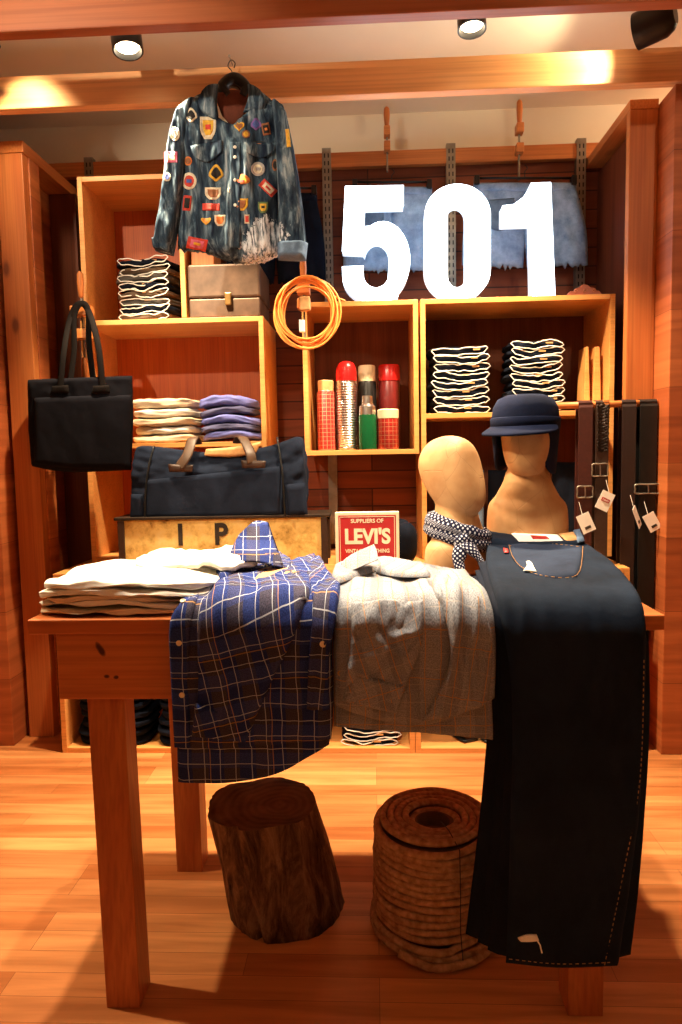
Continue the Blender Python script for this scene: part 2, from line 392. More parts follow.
# ------------------------------------------------------------------ the room
YB = 3.56      # back wall
def struct(mb, name, mat, bevel=0):
    o = mb.build(name, mat, bevel=bevel); o['kind'] = 'structure'; return o
struct(MB().box(-2.6, 2.4, -1.5, 3.7, -.05, 0), 'floor', M['floor'])
struct(MB().box(-2.6, 2.4, -1.5, 3.7, 2.93, 3.0), 'ceiling', M['plaster'])
struct(MB().box(-2.6, 2.4, YB+.03, 3.7, 0, 3.0), 'wall_back', M['plaster'])
struct(MB().box(-1.62, 1.3, YB, YB+.03, 0, 2.66), 'trim_1', M['back_planks'])
struct(MB().box(-1.62, 1.3, YB-.035, YB+.03, 2.66, 2.73), 'trim_2', M['pine_x'], .003)
# ceiling beams
struct(MB().box(-2.6, 2.4, 2.83, 2.88, 2.655, 2.78), 'trim_3', M['beam'], .004)
struct(MB().box(-2.6, 2.4, 2.33, 2.38, 2.65, 2.79), 'trim_4', M['beam_dark'], .004)
# left cladding: panel, then an upright portal frame with boards in its depth
struct(MB().box(-2.6, -1.60, 2.9, 3.56, 0, 2.62), 'wall_left', M['clad_xz'], .003)
struct(MB().box(-2.5, -2.4, -1.5, 2.9, 0, 3.0), 'wall_left_side', M['plaster'])
b = MB().box(-1.58, -1.465, 3.0, 3.05, 0, 2.56); struct(b, 'trim_5', M['post'], .003)
b = MB().box(-1.595, -1.575, 3.05, 3.56, 0, 2.6); b.box(-1.50, -1.46, 3.05, 3.14, 0, 2.56); struct(b, 'trim_6', M['clad_yz'], .002)
struct(MB().box(-1.595, -1.46, 3.0, 3.56, 2.562, 2.61), 'trim_7', M['pine_y'], .002)
struct(MB().box(-1.57, -1.44, 3.47, 3.558, 0, 2.56), 'trim_8', M['dark_wood'], .002)
# right cladding
struct(MB().box(1.175, 2.4, 2.82, 3.6, 0, 2.64), 'wall_right', M['clad_xz'], .003)
struct(MB().box(2.3, 2.4, -1.5, 2.82, 0, 3.0), 'wall_right_side', M['plaster'])
struct(MB().box(1.06, 1.174, 2.97, 3.01, 0, 2.62), 'trim_9', M['post'], .003)
struct(MB().box(1.12, 1.174, 3.01, 3.56, 0, 2.6), 'trim_10', M['dark_wood'], .002)
struct(MB().box(1.06, 1.174, 2.97, 3.56, 2.622, 2.66), 'trim_11', M['pine_y'], .002)
struct(MB().box(-2.6, 2.4, -1.6, -1.5, 0, 3.0), 'wall_front', M['plaster'])

# slotted shelf standards on the back wall
for x, lab in ((-1.385, 'slotted grey metal shelf standard left of the tall upper box, behind the tote clamp'),
               (-.2, 'slotted metal shelf standard between the patched jacket and the glowing 5'),
               (.405, 'slotted metal shelf standard seen through the glowing 0'),
               (1.03, 'slotted metal shelf standard right of the glowing 1')):
    t = thing('shelf_standard', lab, 'shelf standard', (x, YB-.04, .8))
    b = MB(); b.box(x-.022, x-.016, YB-.035, YB-.001, .8, 2.75); b.box(x+.016, x+.022, YB-.035, YB-.001, .8, 2.75); b.box(x-.022, x+.022, YB-.04, YB-.035, .8, 2.75)
    b.build('channel', M['iron'], t)
    b = MB()
    for k in range(40):
        for s in (-.009, .009): b.box(x+s-.003, x+s+.003, YB-.0412, YB-.0402, 1.3+k*.036, 1.32+k*.036)
    b.build('slots', M['black'], t)

# ------------------------------------------------------------------ shelving boxes
def cabinet(name, label, x0, x1, z0, z1, y0, y1, shelves=(), dividers=(), th=.022, bottom=True, inner='box_in', group=None, open_back=False):
    t = thing(name, label, 'shelf', ((x0+x1)/2, y0, z0), group)
    MB().box(x0, x0+th, y0, y1, z0, z1).build('side_panel', M['box'], t, bevel=.0015)
    MB().box(x1-th, x1, y0, y1, z0, z1).build('side_panel', M['box'], t, bevel=.0015)
    MB().box(x0+th, x1-th, y0, y1, z1-th, z1).build('top_panel', M['box'], t, bevel=.0015)
    if bottom: MB().box(x0+th, x1-th, y0, y1, z0, z0+th).build('bottom_panel', M['box'], t, bevel=.0015)
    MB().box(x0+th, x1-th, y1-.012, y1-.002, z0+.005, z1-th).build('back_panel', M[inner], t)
    for z in shelves: MB().box(x0+th, x1-th, y0+.001, y1-.012, z-th, z).build('shelf', M['box'], t, bevel=.0015)
    for x, a, c in dividers: MB().box(x-th/2, x+th/2, y0+.001, y1-.012, a, c).build('divider', M['box'], t, bevel=.0015)
    return t
ZC = .78; YU = 3.12; YK = 3.515
cabinet('shelf_box', 'tall upper wooden box holding a pile of folded jeans behind the jacket sleeve', -1.283, -.815, 1.878, 2.5, YU, YK, bottom=False)
cabinet('shelf_box', 'wide wooden shelf box behind the tote and duffel bag, with cream and violet folded clothes', -1.30, -.472, ZC, 1.877, YU, YK, shelves=(1.325,))
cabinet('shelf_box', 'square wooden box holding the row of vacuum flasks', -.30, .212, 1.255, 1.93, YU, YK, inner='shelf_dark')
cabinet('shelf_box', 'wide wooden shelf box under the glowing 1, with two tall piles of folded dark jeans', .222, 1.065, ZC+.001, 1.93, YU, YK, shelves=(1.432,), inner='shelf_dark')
# low run of cabinets along the floor
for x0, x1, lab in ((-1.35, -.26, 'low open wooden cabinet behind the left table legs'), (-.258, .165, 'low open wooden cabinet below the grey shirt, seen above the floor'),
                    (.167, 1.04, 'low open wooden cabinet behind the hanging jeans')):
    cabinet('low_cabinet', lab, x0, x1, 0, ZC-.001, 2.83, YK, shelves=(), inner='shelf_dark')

# ------------------------------------------------------------------ track spotlights
def spotlight(label, lens_px, Y, aim, r=.045, ln=.1, power=60, col=(1, .72, .42), size=60, lit=14, blend=.5, emit=True):
    c = P(lens_px[0], lens_px[1], Y); d = (Vector(aim)-c).normalized()
    t = thing('track_spotlight', label, 'spotlight', c)
    a = d.orthogonal().normalized(); e = d.cross(a)
    def rg(rr, s): return [c+d*s+a*(math.cos(2*PI*k/24)*rr)+e*(math.sin(2*PI*k/24)*rr) for k in range(24)]
    MB().loft([rg(r*.55, -ln-.012), rg(r*.8, -ln), rg(r, -ln*.8), rg(r, 0), rg(r*.9, 0), rg(r*.8, -.02)], True, True).build('housing', M['black'], t, 2)
    MB().loft([rg(r*.78, -.019), rg(r*.78, -.0185)], True, True).build('lens', emis('lamp_glow', col, lit), t)
    q = c-d*(ln*.5)
    MB().tube([q, Vector((q.x, q.y, 2.93))], .008).build('stem', M['black'], t)
    MB().lathe([(.03, 0), (.03, .015)], (q.x, q.y, 2.915)).build('mounting_plate', M['black'], t, 2)
    if emit:
        ld = bpy.data.lights.new('spot', 'SPOT'); ld.energy = power; ld.color = col; ld.spot_size = R(size); ld.spot_blend = blend; ld.shadow_soft_size = .03
        lo = bpy.data.objects.new('spot_light', ld); LINK(lo); lo.location = c+d*.01; lo.rotation_euler = d.to_track_quat('-Z', 'Y').to_euler()
    return t
def lamp(loc, aim, power, size, col=(1, .72, .42), blend=.4, soft=.03):
    ld = bpy.data.lights.new('spot', 'SPOT'); ld.energy = power; ld.color = col; ld.spot_size = R(size); ld.spot_blend = blend; ld.shadow_soft_size = soft
    lo = bpy.data.objects.new('spot_light', ld); LINK(lo); lo.location = loc
    lo.rotation_euler = (Vector(aim)-Vector(loc)).to_track_quat('-Z', 'Y').to_euler()
WARM = (1, .76, .48)
spotlight('black track spotlight shining down above the patched jacket sleeve', (128, 51), 2.66, (-.55, 2.35, 0), r=.056, ln=.11, power=300, size=95, col=WARM)
spotlight('black track spotlight glowing above the numeral zero, at the top centre', (472, 30), 2.66, (.42, 2.4, 0), r=.052, ln=.09, power=380, size=95, col=WARM)
spotlight('black track spotlight turned away at the top right corner', (636, 32), 2.66, (.72, 2.85, 2.72), r=.06, ln=.12, power=22, size=90, col=(1, .8, .5), lit=8)
spotlight('partly cut off black track spotlight at the top left edge', (-8, 50), 2.62, (-1.3, 3.0, 2.5), r=.035, power=14, size=80, col=(1, .8, .5), lit=8)

# ------------------------------------------------------------------ display table
TX0, TX1, TY0, TY1, TZ = -.79, .635, 1.5175, 2.27, .90
t = thing('display_table', 'long solid pine display table with square legs, covered with draped shirts and jeans', 'table', (-.08, 1.9, 0))
MB().box(TX0, TX1, TY0, TY1, TZ-.034, TZ).build('tabletop', M['table_x'], t, bevel=.003)
MB().box(TX0+.06, TX1-.06, TY0+.012, TY0+.034, TZ-.19, TZ-.034).build('apron', M['knotted'], t, bevel=.002)
MB().box(TX0+.06, TX1-.06, TY1-.07, TY1-.045, TZ-.19, TZ-.034).build('apron', M['table_x'], t, bevel=.002)
MB().box(TX0+.06, TX0+.085, TY0+.034, TY1-.07, TZ-.19, TZ-.034).build('apron', M['table_z'], t, bevel=.002)
MB().box(TX1-.085, TX1-.06, TY0+.034, TY1-.07, TZ-.19, TZ-.034).build('apron', M['table_z'], t, bevel=.002)
for xt, xb, y, zt in ((-.675, -.63, TY0+.012, .709), (-.64, -.613, 2.03, .709), (.44, .42, TY0+.012, .709), (.43, .41, 2.03, .709)):
    s0, s1 = .088, .078
    y1 = y-(.06 if y < 1.8 else .04)
    q = MB().loft([[Vector((xb, y1, 0)), Vector((xb+s1, y1, 0)), Vector((xb+s1, y1+s1, 0)), Vector((xb, y1+s1, 0))],
                   [Vector((xt, y+.022, zt)), Vector((xt+s0, y+.022, zt)), Vector((xt+s0, y+s0, zt)), Vector((xt, y+s0, zt))]])
    q.box(xt, xt+s0, y+.022, y+s0, zt, TZ-.034)
    q.build('leg', M['table_z'], t, bevel=.002)

# ------------------------------------------------------------------ cloth draped over the table's front edge
class Drape:
    """profile that runs over the table top, round its front edge and down; cloth is laid on it"""
    def __init__(s, H, hf, back=2.3, fall=.85, rr=.05, slope=0.0):
        yf = TY0-hf; pts = []
        zt = TZ+H
        n = 14
        for k in range(n): pts.append((lerp(back, yf+rr, k/n), zt+slope*(lerp(back, yf+rr, k/n)-yf-rr)))
        z1 = zt
        zc = z1-rr
        for k in range(9):
            a = PI/2*k/8; pts.append((yf+rr-rr*math.sin(a), zc+rr*math.cos(a)))
        m = 20
        for k in range(1, m+1): pts.append((yf, zc-(zc-(TZ-fall))*k/m))
        s.p = pts; s.t = [0]
        for a, b in zip(pts, pts[1:]): s.t.append(s.t[-1]+math.hypot(b[0]-a[0], b[1]-a[1]))
        s.n = []
        for i in range(len(pts)):
            a = pts[max(0, i-1)]; b = pts[min(len(pts)-1, i+1)]; l = math.hypot(b[0]-a[0], b[1]-a[1])
            dy, dz = (b[0]-a[0])/l, (b[1]-a[1])/l; s.n.append((dz, -dy))
    def hit(s, u, v):
        d = ray(u, v); best = None
        for i, (a, b) in enumerate(zip(s.p, s.p[1:])):
            ey, ez = b[0]-a[0], b[1]-a[1]
            det = d.y*(-ez)+ey*d.z
            if abs(det) < 1e-9: continue
            ry, rz = a[0]-CAM.y, a[1]-CAM.z
            k = (ry*(-ez)+ey*rz)/det; w = (d.y*rz-d.z*ry)/det
            lo = -40 if i == 0 else -1e-6
            if lo <= w <= 1+1e-6 and k > 0 and (best is None or k < best[0]): best = (k, i, w)
        if best is None: raise ValueError((u, v))
        k, i, w = best
        return CAM.x+d.x*k, s.t[i]+w*(s.t[i+1]-s.t[i])
    def at(s, x, t, d=0.0):
        i = 0
        while i < len(s.t)-2 and s.t[i+1] < t: i += 1
        w = (t-s.t[i])/(s.t[i+1]-s.t[i]); a, b = s.p[i], s.p[i+1]
        ww = max(0, min(1, w)); ny = lerp(s.n[i][0], s.n[i+1][0], ww); nz_ = lerp(s.n[i][1], s.n[i+1][1], ww)
        return Vector((x, lerp(a[0], b[0], w)+ny*d, lerp(a[1], b[1], w)+nz_*d))
def poly_at(pl, f):
    """point at fraction f of a polyline's length"""
    L_ = [math.dist(a, b) for a, b in zip(pl, pl[1:])]; T = sum(L_)*f
    for (a, b), l in zip(zip(pl, pl[1:]), L_):
        if T <= l or (a, b) == (pl[-2], pl[-1]): return (lerp(a[0], b[0], T/l), lerp(a[1], b[1], T/l))
        T -= l
def sm2(pl): return [(p.x, p.y) for p in smoothpath([(a, b, 0) for a, b in pl], 5)] if len(pl) > 2 else pl
def coons(top, bot, left, right):
    top, bot, left, right = (sm2(q) for q in (top, bot, left, right))
    c00, c10, c01, c11 = top[0], top[-1], bot[0], bot[-1]
    def f(u, v):
        a, b, c, d = poly_at(top, u), poly_at(bot, u), poly_at(left, v), poly_at(right, v)
        return tuple((1-v)*a[i]+v*b[i]+(1-u)*c[i]+u*d[i]-((1-u)*(1-v)*c00[i]+u*(1-v)*c10[i]+(1-u)*v*c01[i]+u*v*c11[i]) for i in (0, 1))
    return f
def cloth(name, dr, top, bot, left, right, mat, parent, th=.02, base=0.0, wr=.006, seed=0, nu=44, nv=60, fx=9, ft=4, uvrot=0.0, edge=.07, raise_fn=None, uvs=1.0):
    """a puffed, wrinkled piece of cloth between four traced edges, lying on the drape profile"""
    f = coons(top, bot, left, right); mb = MB(); hits = {}
    for j in range(nv+1):
        for i in range(nu+1):
            p = f(i/nu, j/nv); g = p
            for _ in range(4):
                x, t_ = dr.hit(*g); q = pix(dr.at(x, t_, base+th*.85)); g = (g[0]+(p[0]-q[0])*.8, g[1]+(p[1]-q[1])*.8)
            hits[i, j] = dr.hit(*g)
    def top_(u, v):
        i, j = round(u*nu), round(v*nv); x, t_ = hits[i, j]
        e = min(u, 1-u, v, 1-v)/edge; e = 1 if e >= 1 else math.sqrt(1-(1-e)**2)
        a = nz(x*fx+seed, t_*ft, seed*3.1); r_ = 1-2.6*abs(nz(x*fx*.9+t_*2+seed*2, t_*ft*1.2-x*1.5, seed)); r2 = 1-2.6*abs(nz(x*fx*2+seed*2-t_*5, t_*ft*2.6+x*5, seed+9))
        w = wr*(.8*a+.55*max(r_, -.3)**1+.35*max(r2, -.3)+.2*nz(x*fx*5, t_*ft*6, seed+5))-wr*.2
        if raise_fn: w += raise_fn(u, v)
        return dr.at(x, t_, base+th*e+max(w*e, -th*.8)+.0008)
    def bot_(u, v):
        i, j = round(u*nu), round(v*nv); x, t_ = hits[i, j]; return dr.at(x, t_, base)
    cr, sr = math.cos(uvrot), math.sin(uvrot)
    def uvf(u, v):
        x, t_ = hits[round(u*nu), round(v*nv)]; return ((x*cr-t_*sr)*uvs, (x*sr+t_*cr)*uvs)
    mb.grid(top_, nu, nv, uvf)
    k = len(mb.v); mb.grid(bot_, nu, nv, uvf)
    I = lambda i, j: j*(nu+1)+i
    border = [(i, 0) for i in range(nu)]+[(nu, j) for j in range(nv)]+[(i, nv) for i in range(nu, 0, -1)]+[(0, j) for j in range(nv, 0, -1)]
    for a, b_ in zip(border, border[1:]+border[:1]): mb.f.append((I(*a), I(*b_), I(*b_)+k, I(*a)+k))
    return mb.build(name, mat, parent, smooth=True)
def strip(name, dr, path, w, d, mat, parent, h=.0015, dash=0):
    """narrow raised strip (stitching, placket) along a traced path on the drape"""
    pts = []
    for p in sm2(path):
        g = p
        for _ in range(4):
            x, t_ = dr.hit(*g); q = pix(dr.at(x, t_, d)); g = (g[0]+(p[0]-q[0])*.8, g[1]+(p[1]-q[1])*.8)
        pts.append(dr.hit(*g))
    mb = MB()
    seg = []
    for (x0, t0), (x1, t1) in zip(pts, pts[1:]):
        m = max(1, int(math.hypot(x1-x0, t1-t0)/.006))
        for k in range(m): seg.append((lerp(x0, x1, k/m), lerp(t0, t1, k/m)))
    seg.append(pts[-1])
    P3 = [dr.at(x, t_, d) for x, t_ in seg]
    if dash:
        for a in range(0, len(P3)-2, 2): mb.tube([P3[a], P3[a+1]], w/2, 5)
    else: mb.tube(P3, w/2, 6, flat=h/w*2)
    return mb.build(name, mat, parent, smooth=True)
def button(dr, px, d, mat, parent, r=.006):
    g = px
    for _ in range(4):
        x, t_ = dr.hit(*g); q = pix(dr.at(x, t_, d)); g = (g[0]+(px[0]-q[0])*.8, g[1]+(px[1]-q[1])*.8)
    x, t_ = dr.hit(*g); c = dr.at(x, t_, d); n = (dr.at(x, t_, d+.01)-c).normalized(); a = Vector((1, 0, 0)); e = n.cross(a)
    g = lambda rr, h: [c+n*h+a*(rr*math.cos(2*PI*k/14))+e*(rr*math.sin(2*PI*k/14)) for k in range(14)]
    MB().loft([g(r, 0), g(r*1.05, .0012), g(r*.9, .0028), g(r*.55, .002), g(r*.5, .0012)]).build('button', mat, parent, 2)
# ------------------------------------------------------------------ blue plaid shirts
PB = plaid_blue(); PG = plaid_gray()
db = Drape(.018, .012, rr=.035)
t = thing('plaid_shirt', 'navy and white checked flannel shirt underneath, its straight hem hanging lowest', 'shirt', (-.32, 1.6, TZ), 'blue checked shirts draped over the table front')
cloth('shirt_body', db, [(178, 690), (330, 690)], [(177, 784), (225, 785), (275, 776), (305, 760), (329, 746)], [(178, 690), (176, 740), (177, 784)], [(330, 690), (331, 720), (329, 746)], PB, t, th=.012, seed=3, wr=.004, fx=14)
t = thing('plaid_shirt', 'navy and white checked flannel shirt on top, with folded sleeve and raised collar', 'shirt', (-.32, 1.8, TZ), 'blue checked shirts draped over the table front')
cloth('shirt_body', db, [(203, 566), (240, 553), (290, 560), (318, 556)], [(175, 749), (215, 752), (270, 748), (331, 742)],
      [(203, 566), (180, 597), (168, 625), (171, 690), (175, 749)], [(318, 556), (338, 588), (332, 640), (333, 700), (331, 742)], PB, t, th=.018, base=.010, seed=5, wr=.009, fx=12, ft=3, nu=60, nv=80)
sl = cloth('sleeve', db, [(238, 566), (282, 558), (316, 549)], [(193, 739), (214, 743), (246, 743)],
      [(238, 566), (207, 592), (196, 625), (196, 690), (193, 739)], [(316, 549), (313, 585), (293, 640), (268, 690), (246, 743)], PB, t, th=.024, base=.022, seed=8, wr=.012, fx=13, ft=3, uvrot=.22, nu=50, nv=70)
cloth('cuff', db, [(194, 704), (246, 716)], [(191, 738), (245, 744)], [(194, 704), (191, 738)], [(246, 716), (245, 744)], PB, sl, th=.01, base=.04, seed=8, wr=.003, uvrot=.22, nu=20, nv=14)
cloth('sleeve', db, [(300, 562), (318, 552), (327, 566), (341, 580)], [(306, 712), (318, 714), (330, 712)],
      [(300, 562), (312, 600), (308, 660), (306, 712)], [(341, 580), (336, 620), (329, 660), (330, 712)], PB, t, th=.02, base=.022, seed=18, wr=.01, fx=18, ft=3, uvrot=-.1)
cloth('placket', db, [(182, 600), (199, 592)], [(174, 748), (190, 749)], [(182, 600), (169, 625), (171, 690), (174, 748)], [(199, 592), (190, 625), (189, 690), (190, 749)], PB, t, th=.004, base=.027, wr=.002, seed=1, nu=8, nv=60)
for px in ((183, 601), (179, 643), (182, 695)): button(db, px, .032, M['cream_paint'], t, .0062)
button(db, (323, 644), .046, M['cream_paint'], t, .007)
# collar: two raised wings and the neckband standing between them
def plate(name, pts_uv, Y0, Y1, mat, parent, th=.006, bulge=.0, uvs=1.0, wr=.0, seed=0):
    """thick curved flap: traced corners at depths Y0 (start) .. Y1 (end), four edges"""
    f = coons(*pts_uv); n = 14; mb = MB()
    def q(u, v, s):
        a, b_ = f(u, v); Y = lerp(Y0, Y1, v)-bulge*math.sin(PI*u)+wr*nz(a*.05+seed, b_*.05, seed)
        p = P(a, b_, Y); return p+Vector((0, s*th, s*th*.3))
    uvf = lambda u, v: (f(u, v)[0]*.0027, f(u, v)[1]*.0027)
    mb.grid(lambda u, v: q(u, v, 0), n, n, uvf); k = len(mb.v); mb.grid(lambda u, v: q(u, v, 1), n, n, uvf)
    I = lambda i, j: j*(n+1)+i
    bd = [(i, 0) for i in range(n)]+[(n, j) for j in range(n)]+[(i, n) for i in range(n, 0, -1)]+[(0, j) for j in range(n, 0, -1)]
    for a, b_ in zip(bd, bd[1:]+bd[:1]): mb.f.append((I(*a), I(*b_), I(*b_)+k, I(*a)+k))
    return mb.build(name, mat, parent, smooth=True)
plate('collar', ([(238, 536), (254, 522), (268, 523)], [(226, 566), (252, 562), (284, 568)], [(238, 536), (231, 550), (226, 566)], [(268, 523), (274, 540), (284, 568)]), 1.96, 1.78, PB, t, bulge=.04, wr=.03)
cloth('collar', db, [(214, 556), (228, 554), (243, 544)], [(220, 576), (240, 571), (258, 562)], [(214, 556), (211, 566), (220, 576)], [(243, 544), (253, 552), (258, 562)], PB, t, th=.014, base=.038, wr=.004, seed=2, nu=20, nv=14, uvrot=.6)
cloth('collar', db, [(270, 546), (280, 551), (291, 560)], [(262, 562), (275, 569), (291, 568)], [(270, 546), (263, 553), (262, 562)], [(291, 560), (292, 564), (291, 568)], PB, t, th=.014, base=.038, wr=.004, seed=4, nu=20, nv=14, uvrot=-.5)
cloth('collar_card', db, [(258, 569), (275, 565), (291, 566)], [(255, 582), (274, 578), (297, 571)], [(258, 569), (256, 575), (255, 582)], [(291, 566), (294, 569), (297, 571)], M['leather_tan'], t, th=.003, base=.046, wr=.001, nu=14, nv=8)
MB().tube(smoothpath([P(244, 537, 1.93), P(250, 536, 1.9), P(257, 541, 1.88), P(261, 552, 1.85), P(267, 566, 1.8)], 5), .0025, 6).build('tag_string', M['paper'], t, True)

# ------------------------------------------------------------------ grey checked shirts
dg = Drape(.018, .012, rr=.035)
t = thing('checked_shirt', 'grey orange-striped shirt underneath, its lower edge showing below the top grey shirt', 'shirt', (.1, 1.6, TZ), 'grey checked shirts draped over the table front')
cloth('shirt_body', dg, [(333, 640), (495, 640)], [(334, 728), (380, 732), (430, 735), (496, 742)], [(333, 640), (333, 690), (334, 728)], [(495, 640), (494, 690), (496, 742)], PG, t, th=.012, seed=23, wr=.006, fx=16)
t = thing('checked_shirt', 'pale grey orange-striped shirt on top, between the blue shirts and the draped jeans', 'shirt', (.1, 1.8, TZ), 'grey checked shirts draped over the table front')
cloth('shirt_body', dg, [(338, 563), (375, 553), (420, 560), (462, 570)], [(333, 706), (375, 722), (430, 727), (496, 700)],
      [(338, 563), (331, 590), (334, 640), (333, 706)], [(462, 570), (487, 588), (497, 630), (496, 700)], PG, t, th=.018, base=.010, seed=25, wr=.011, fx=10, ft=5, nu=70, nv=70)
sl = cloth('sleeve', dg, [(350, 604), (385, 597), (425, 600)], [(343, 702), (370, 710), (397, 714)],
      [(350, 604), (350, 640), (345, 675), (343, 702)], [(425, 600), (424, 640), (412, 675), (397, 714)], PG, t, th=.02, base=.022, seed=28, wr=.012, fx=14, ft=12, uvrot=.3, nu=50, nv=60)
cloth('cuff', dg, [(351, 673), (405, 686)], [(342, 702), (397, 715)], [(351, 673), (342, 702)], [(405, 686), (397, 715)], PG, sl, th=.008, base=.04, seed=8, wr=.004, uvrot=.25, nu=20, nv=14)
cloth('sleeve', dg, [(425, 575), (448, 572), (470, 585)], [(420, 724), (450, 720), (487, 706)],
      [(425, 575), (445, 620), (448, 670), (420, 724)], [(470, 585), (489, 620), (493, 665), (487, 706)], PG, t, th=.02, base=.022, seed=38, wr=.013, fx=24, ft=3, uvrot=-.15, nu=60, nv=60)
button(dg, (340, 673), .032, M['brass'], t, .0055)
plate('collar', ([(338, 567), (350, 556), (374, 545)], [(339, 578), (352, 571), (378, 560)], [(338, 567), (336, 572), (339, 578)], [(374, 545), (377, 552), (378, 560)]), 1.84, 1.76, PG, t, bulge=.03, wr=.01)
cloth('collar', dg, [(334, 566), (352, 558), (376, 556)], [(338, 580), (356, 574), (382, 566)], [(334, 566), (332, 573), (338, 580)], [(376, 556), (381, 560), (382, 566)], PG, t, th=.012, base=.036, wr=.004, seed=2, nu=20, nv=14, uvrot=.6)
cloth('collar', dg, [(384, 560), (405, 560), (425, 566)], [(376, 570), (400, 574), (430, 574)], [(384, 560), (378, 565), (376, 570)], [(425, 566), (430, 570), (430, 574)], PG, t, th=.01, base=.036, wr=.004, seed=6, nu=20, nv=14, uvrot=-.3)

# ------------------------------------------------------------------ jeans draped at the right end
dj = Drape(.012, .012, fall=.86, rr=.045, back=2.2, slope=.09)
grp = 'dark jeans draped over the right end of the table'
jl = [('pair of dark jeans at the bottom of the draped pile, its leg edge farthest left', 466, 936, .0, (486, 574)),
      ('pair of dark jeans second from the bottom of the draped pile', 478, 944, .009, (489, 568)),
      ('pair of dark jeans just under the top pair with the back pocket', 488, 952, .018, (492, 560))]
for lab, xb, yb, base, (xt, yt) in jl:
    t = thing('folded_jeans', lab, 'jeans', (.45, 1.6, TZ), grp)
    k = (xb-466)
    cloth('trouser_legs', dj, [(xt-14, yt), (540, yt-12), (585+k*.1, 552)], [(xb, yb), (xb+30, yb+7), (608+k*.9, yb+2)],
          [(xt-14, yt), (xt-4, yt+35), (490+k*.55, 680), (xb+16, 800), (xb, yb)], [(585+k*.1, 552), (628, 590), (640, 700), (634, 820), (608+k*.9, yb+2)], M['denim_dark'], t, th=.009, base=base, wr=.003, seed=int(xb), fx=10, ft=2, nu=36, nv=60)
t = thing('folded_jeans', 'dark indigo jeans on top of the draped pile, with torn back pocket and frayed hole', 'jeans', (.5, 1.6, TZ), grp)
cloth('trouser_legs', dj, [(487, 538), (530, 541), (582, 540)], [(507, 967), (560, 972), (619, 970)],
      [(487, 538), (487, 565), (500, 610), (513, 700), (511, 830), (507, 967)], [(582, 540), (618, 566), (646, 610), (647, 700), (640, 820), (619, 970)], M['denim'], t, th=.016, base=.027, wr=.006, seed=61, fx=9, ft=5, nu=60, nv=110, edge=.05)
cloth('inner_leg', dj, [(640, 640), (649, 630)], [(612, 962), (632, 957)], [(640, 640), (640, 760), (626, 860), (612, 962)], [(649, 630), (650, 720), (643, 850), (632, 957)], M['denim'], t, th=.01, base=.02, wr=.002, seed=3, nu=10, nv=60)
cloth('waistband', dj, [(485, 529), (530, 536), (584, 532)], [(486, 541), (530, 546), (586, 543)], [(485, 529), (486, 541)], [(584, 532), (586, 543)], M['denim'], t, th=.012, base=.037, wr=.003, seed=4, nu=40, nv=8)
pk = cloth('back_pocket', dj, [(508, 544), (540, 541), (583, 545)], [(522, 568), (545, 577), (577, 576)], [(508, 544), (512, 556), (522, 568)], [(583, 545), (582, 560), (577, 576)], fabric('pocket_denim', (.03, .045, .085), (.012, .018, .036)), t, th=.004, base=.043, wr=.002, seed=5, nu=24, nv=16)
strip('pocket_stitching', dj, [(509, 545), (513, 557), (523, 568), (545, 576), (577, 575), (583, 546)], .0022, .0485, M['thread'], pk, dash=1)
strip('pocket_stitching', dj, [(509, 546), (540, 543), (582, 547)], .0022, .0485, M['thread'], pk, dash=1)
cloth('torn_patch', dj, [(526, 561), (529, 560), (532, 563)], [(523, 570), (530, 570), (537, 571)], [(526, 561), (527, 565), (523, 570)], [(532, 563), (534, 567), (537, 571)], M['selvedge'], t, th=.003, base=.049, wr=.002, nu=10, nv=8)
strip('side_seam', dj, [(644, 660), (640, 780), (622, 880), (604, 968)], .0019, .0475, M['thread'], t, dash=1)
strip('hem_stitching', dj, [(509, 959), (560, 964), (618, 962)], .0018, .045, M['thread'], t, dash=1)
cloth('size_label', dj, [(509, 531), (535, 533), (558, 534)], [(519, 541), (540, 541), (565, 541)], [(509, 531), (519, 541)], [(558, 534), (565, 541)], M['paper'], t, th=.003, base=.05, wr=.001, nu=14, nv=6)
tx = cloth('label_print', dj, [(530, 535), (546, 536)], [(533, 539), (550, 539)], [(530, 535), (533, 539)], [(546, 536), (550, 539)], M['red'], t, th=.001, base=.0535, wr=0, nu=6, nv=3)
cloth('leather_patch', dj, [(558, 533), (574, 531)], [(566, 541), (580, 539)], [(558, 533), (566, 541)], [(574, 531), (580, 539)], M['leather_tan'], t, th=.004, base=.05, wr=.001, nu=8, nv=6)
cloth('belt_loop', dj, [(573, 529), (580, 528)], [(578, 541), (585, 539)], [(573, 529), (578, 541)], [(580, 528), (585, 539)], M['denim_mid'], t, th=.007, base=.052, wr=.0, nu=6, nv=8)
plate('frayed_hole', ([(518, 939), (527, 936), (537, 936)], [(521, 942), (530, 942), (539, 941)], [(518, 939), (521, 942)], [(537, 936), (539, 941)]), 1.428, 1.424, M['selvedge'], t, th=.004, wr=.004)
MB().tube([P(536, 938, 1.424), P(540, 945, 1.424), P(542, 953, 1.424)], .0016, 5).build('loose_thread', M['selvedge'], t)
q = PZ(504, 567, 1.0)
cloth('red_tab', dj, [(503, 547), (508, 548)], [(504, 552), (509, 552)], [(503, 547), (504, 552)], [(508, 548), (509, 552)], M['red'], t, th=.003, base=.046, wr=0, nu=4, nv=4)

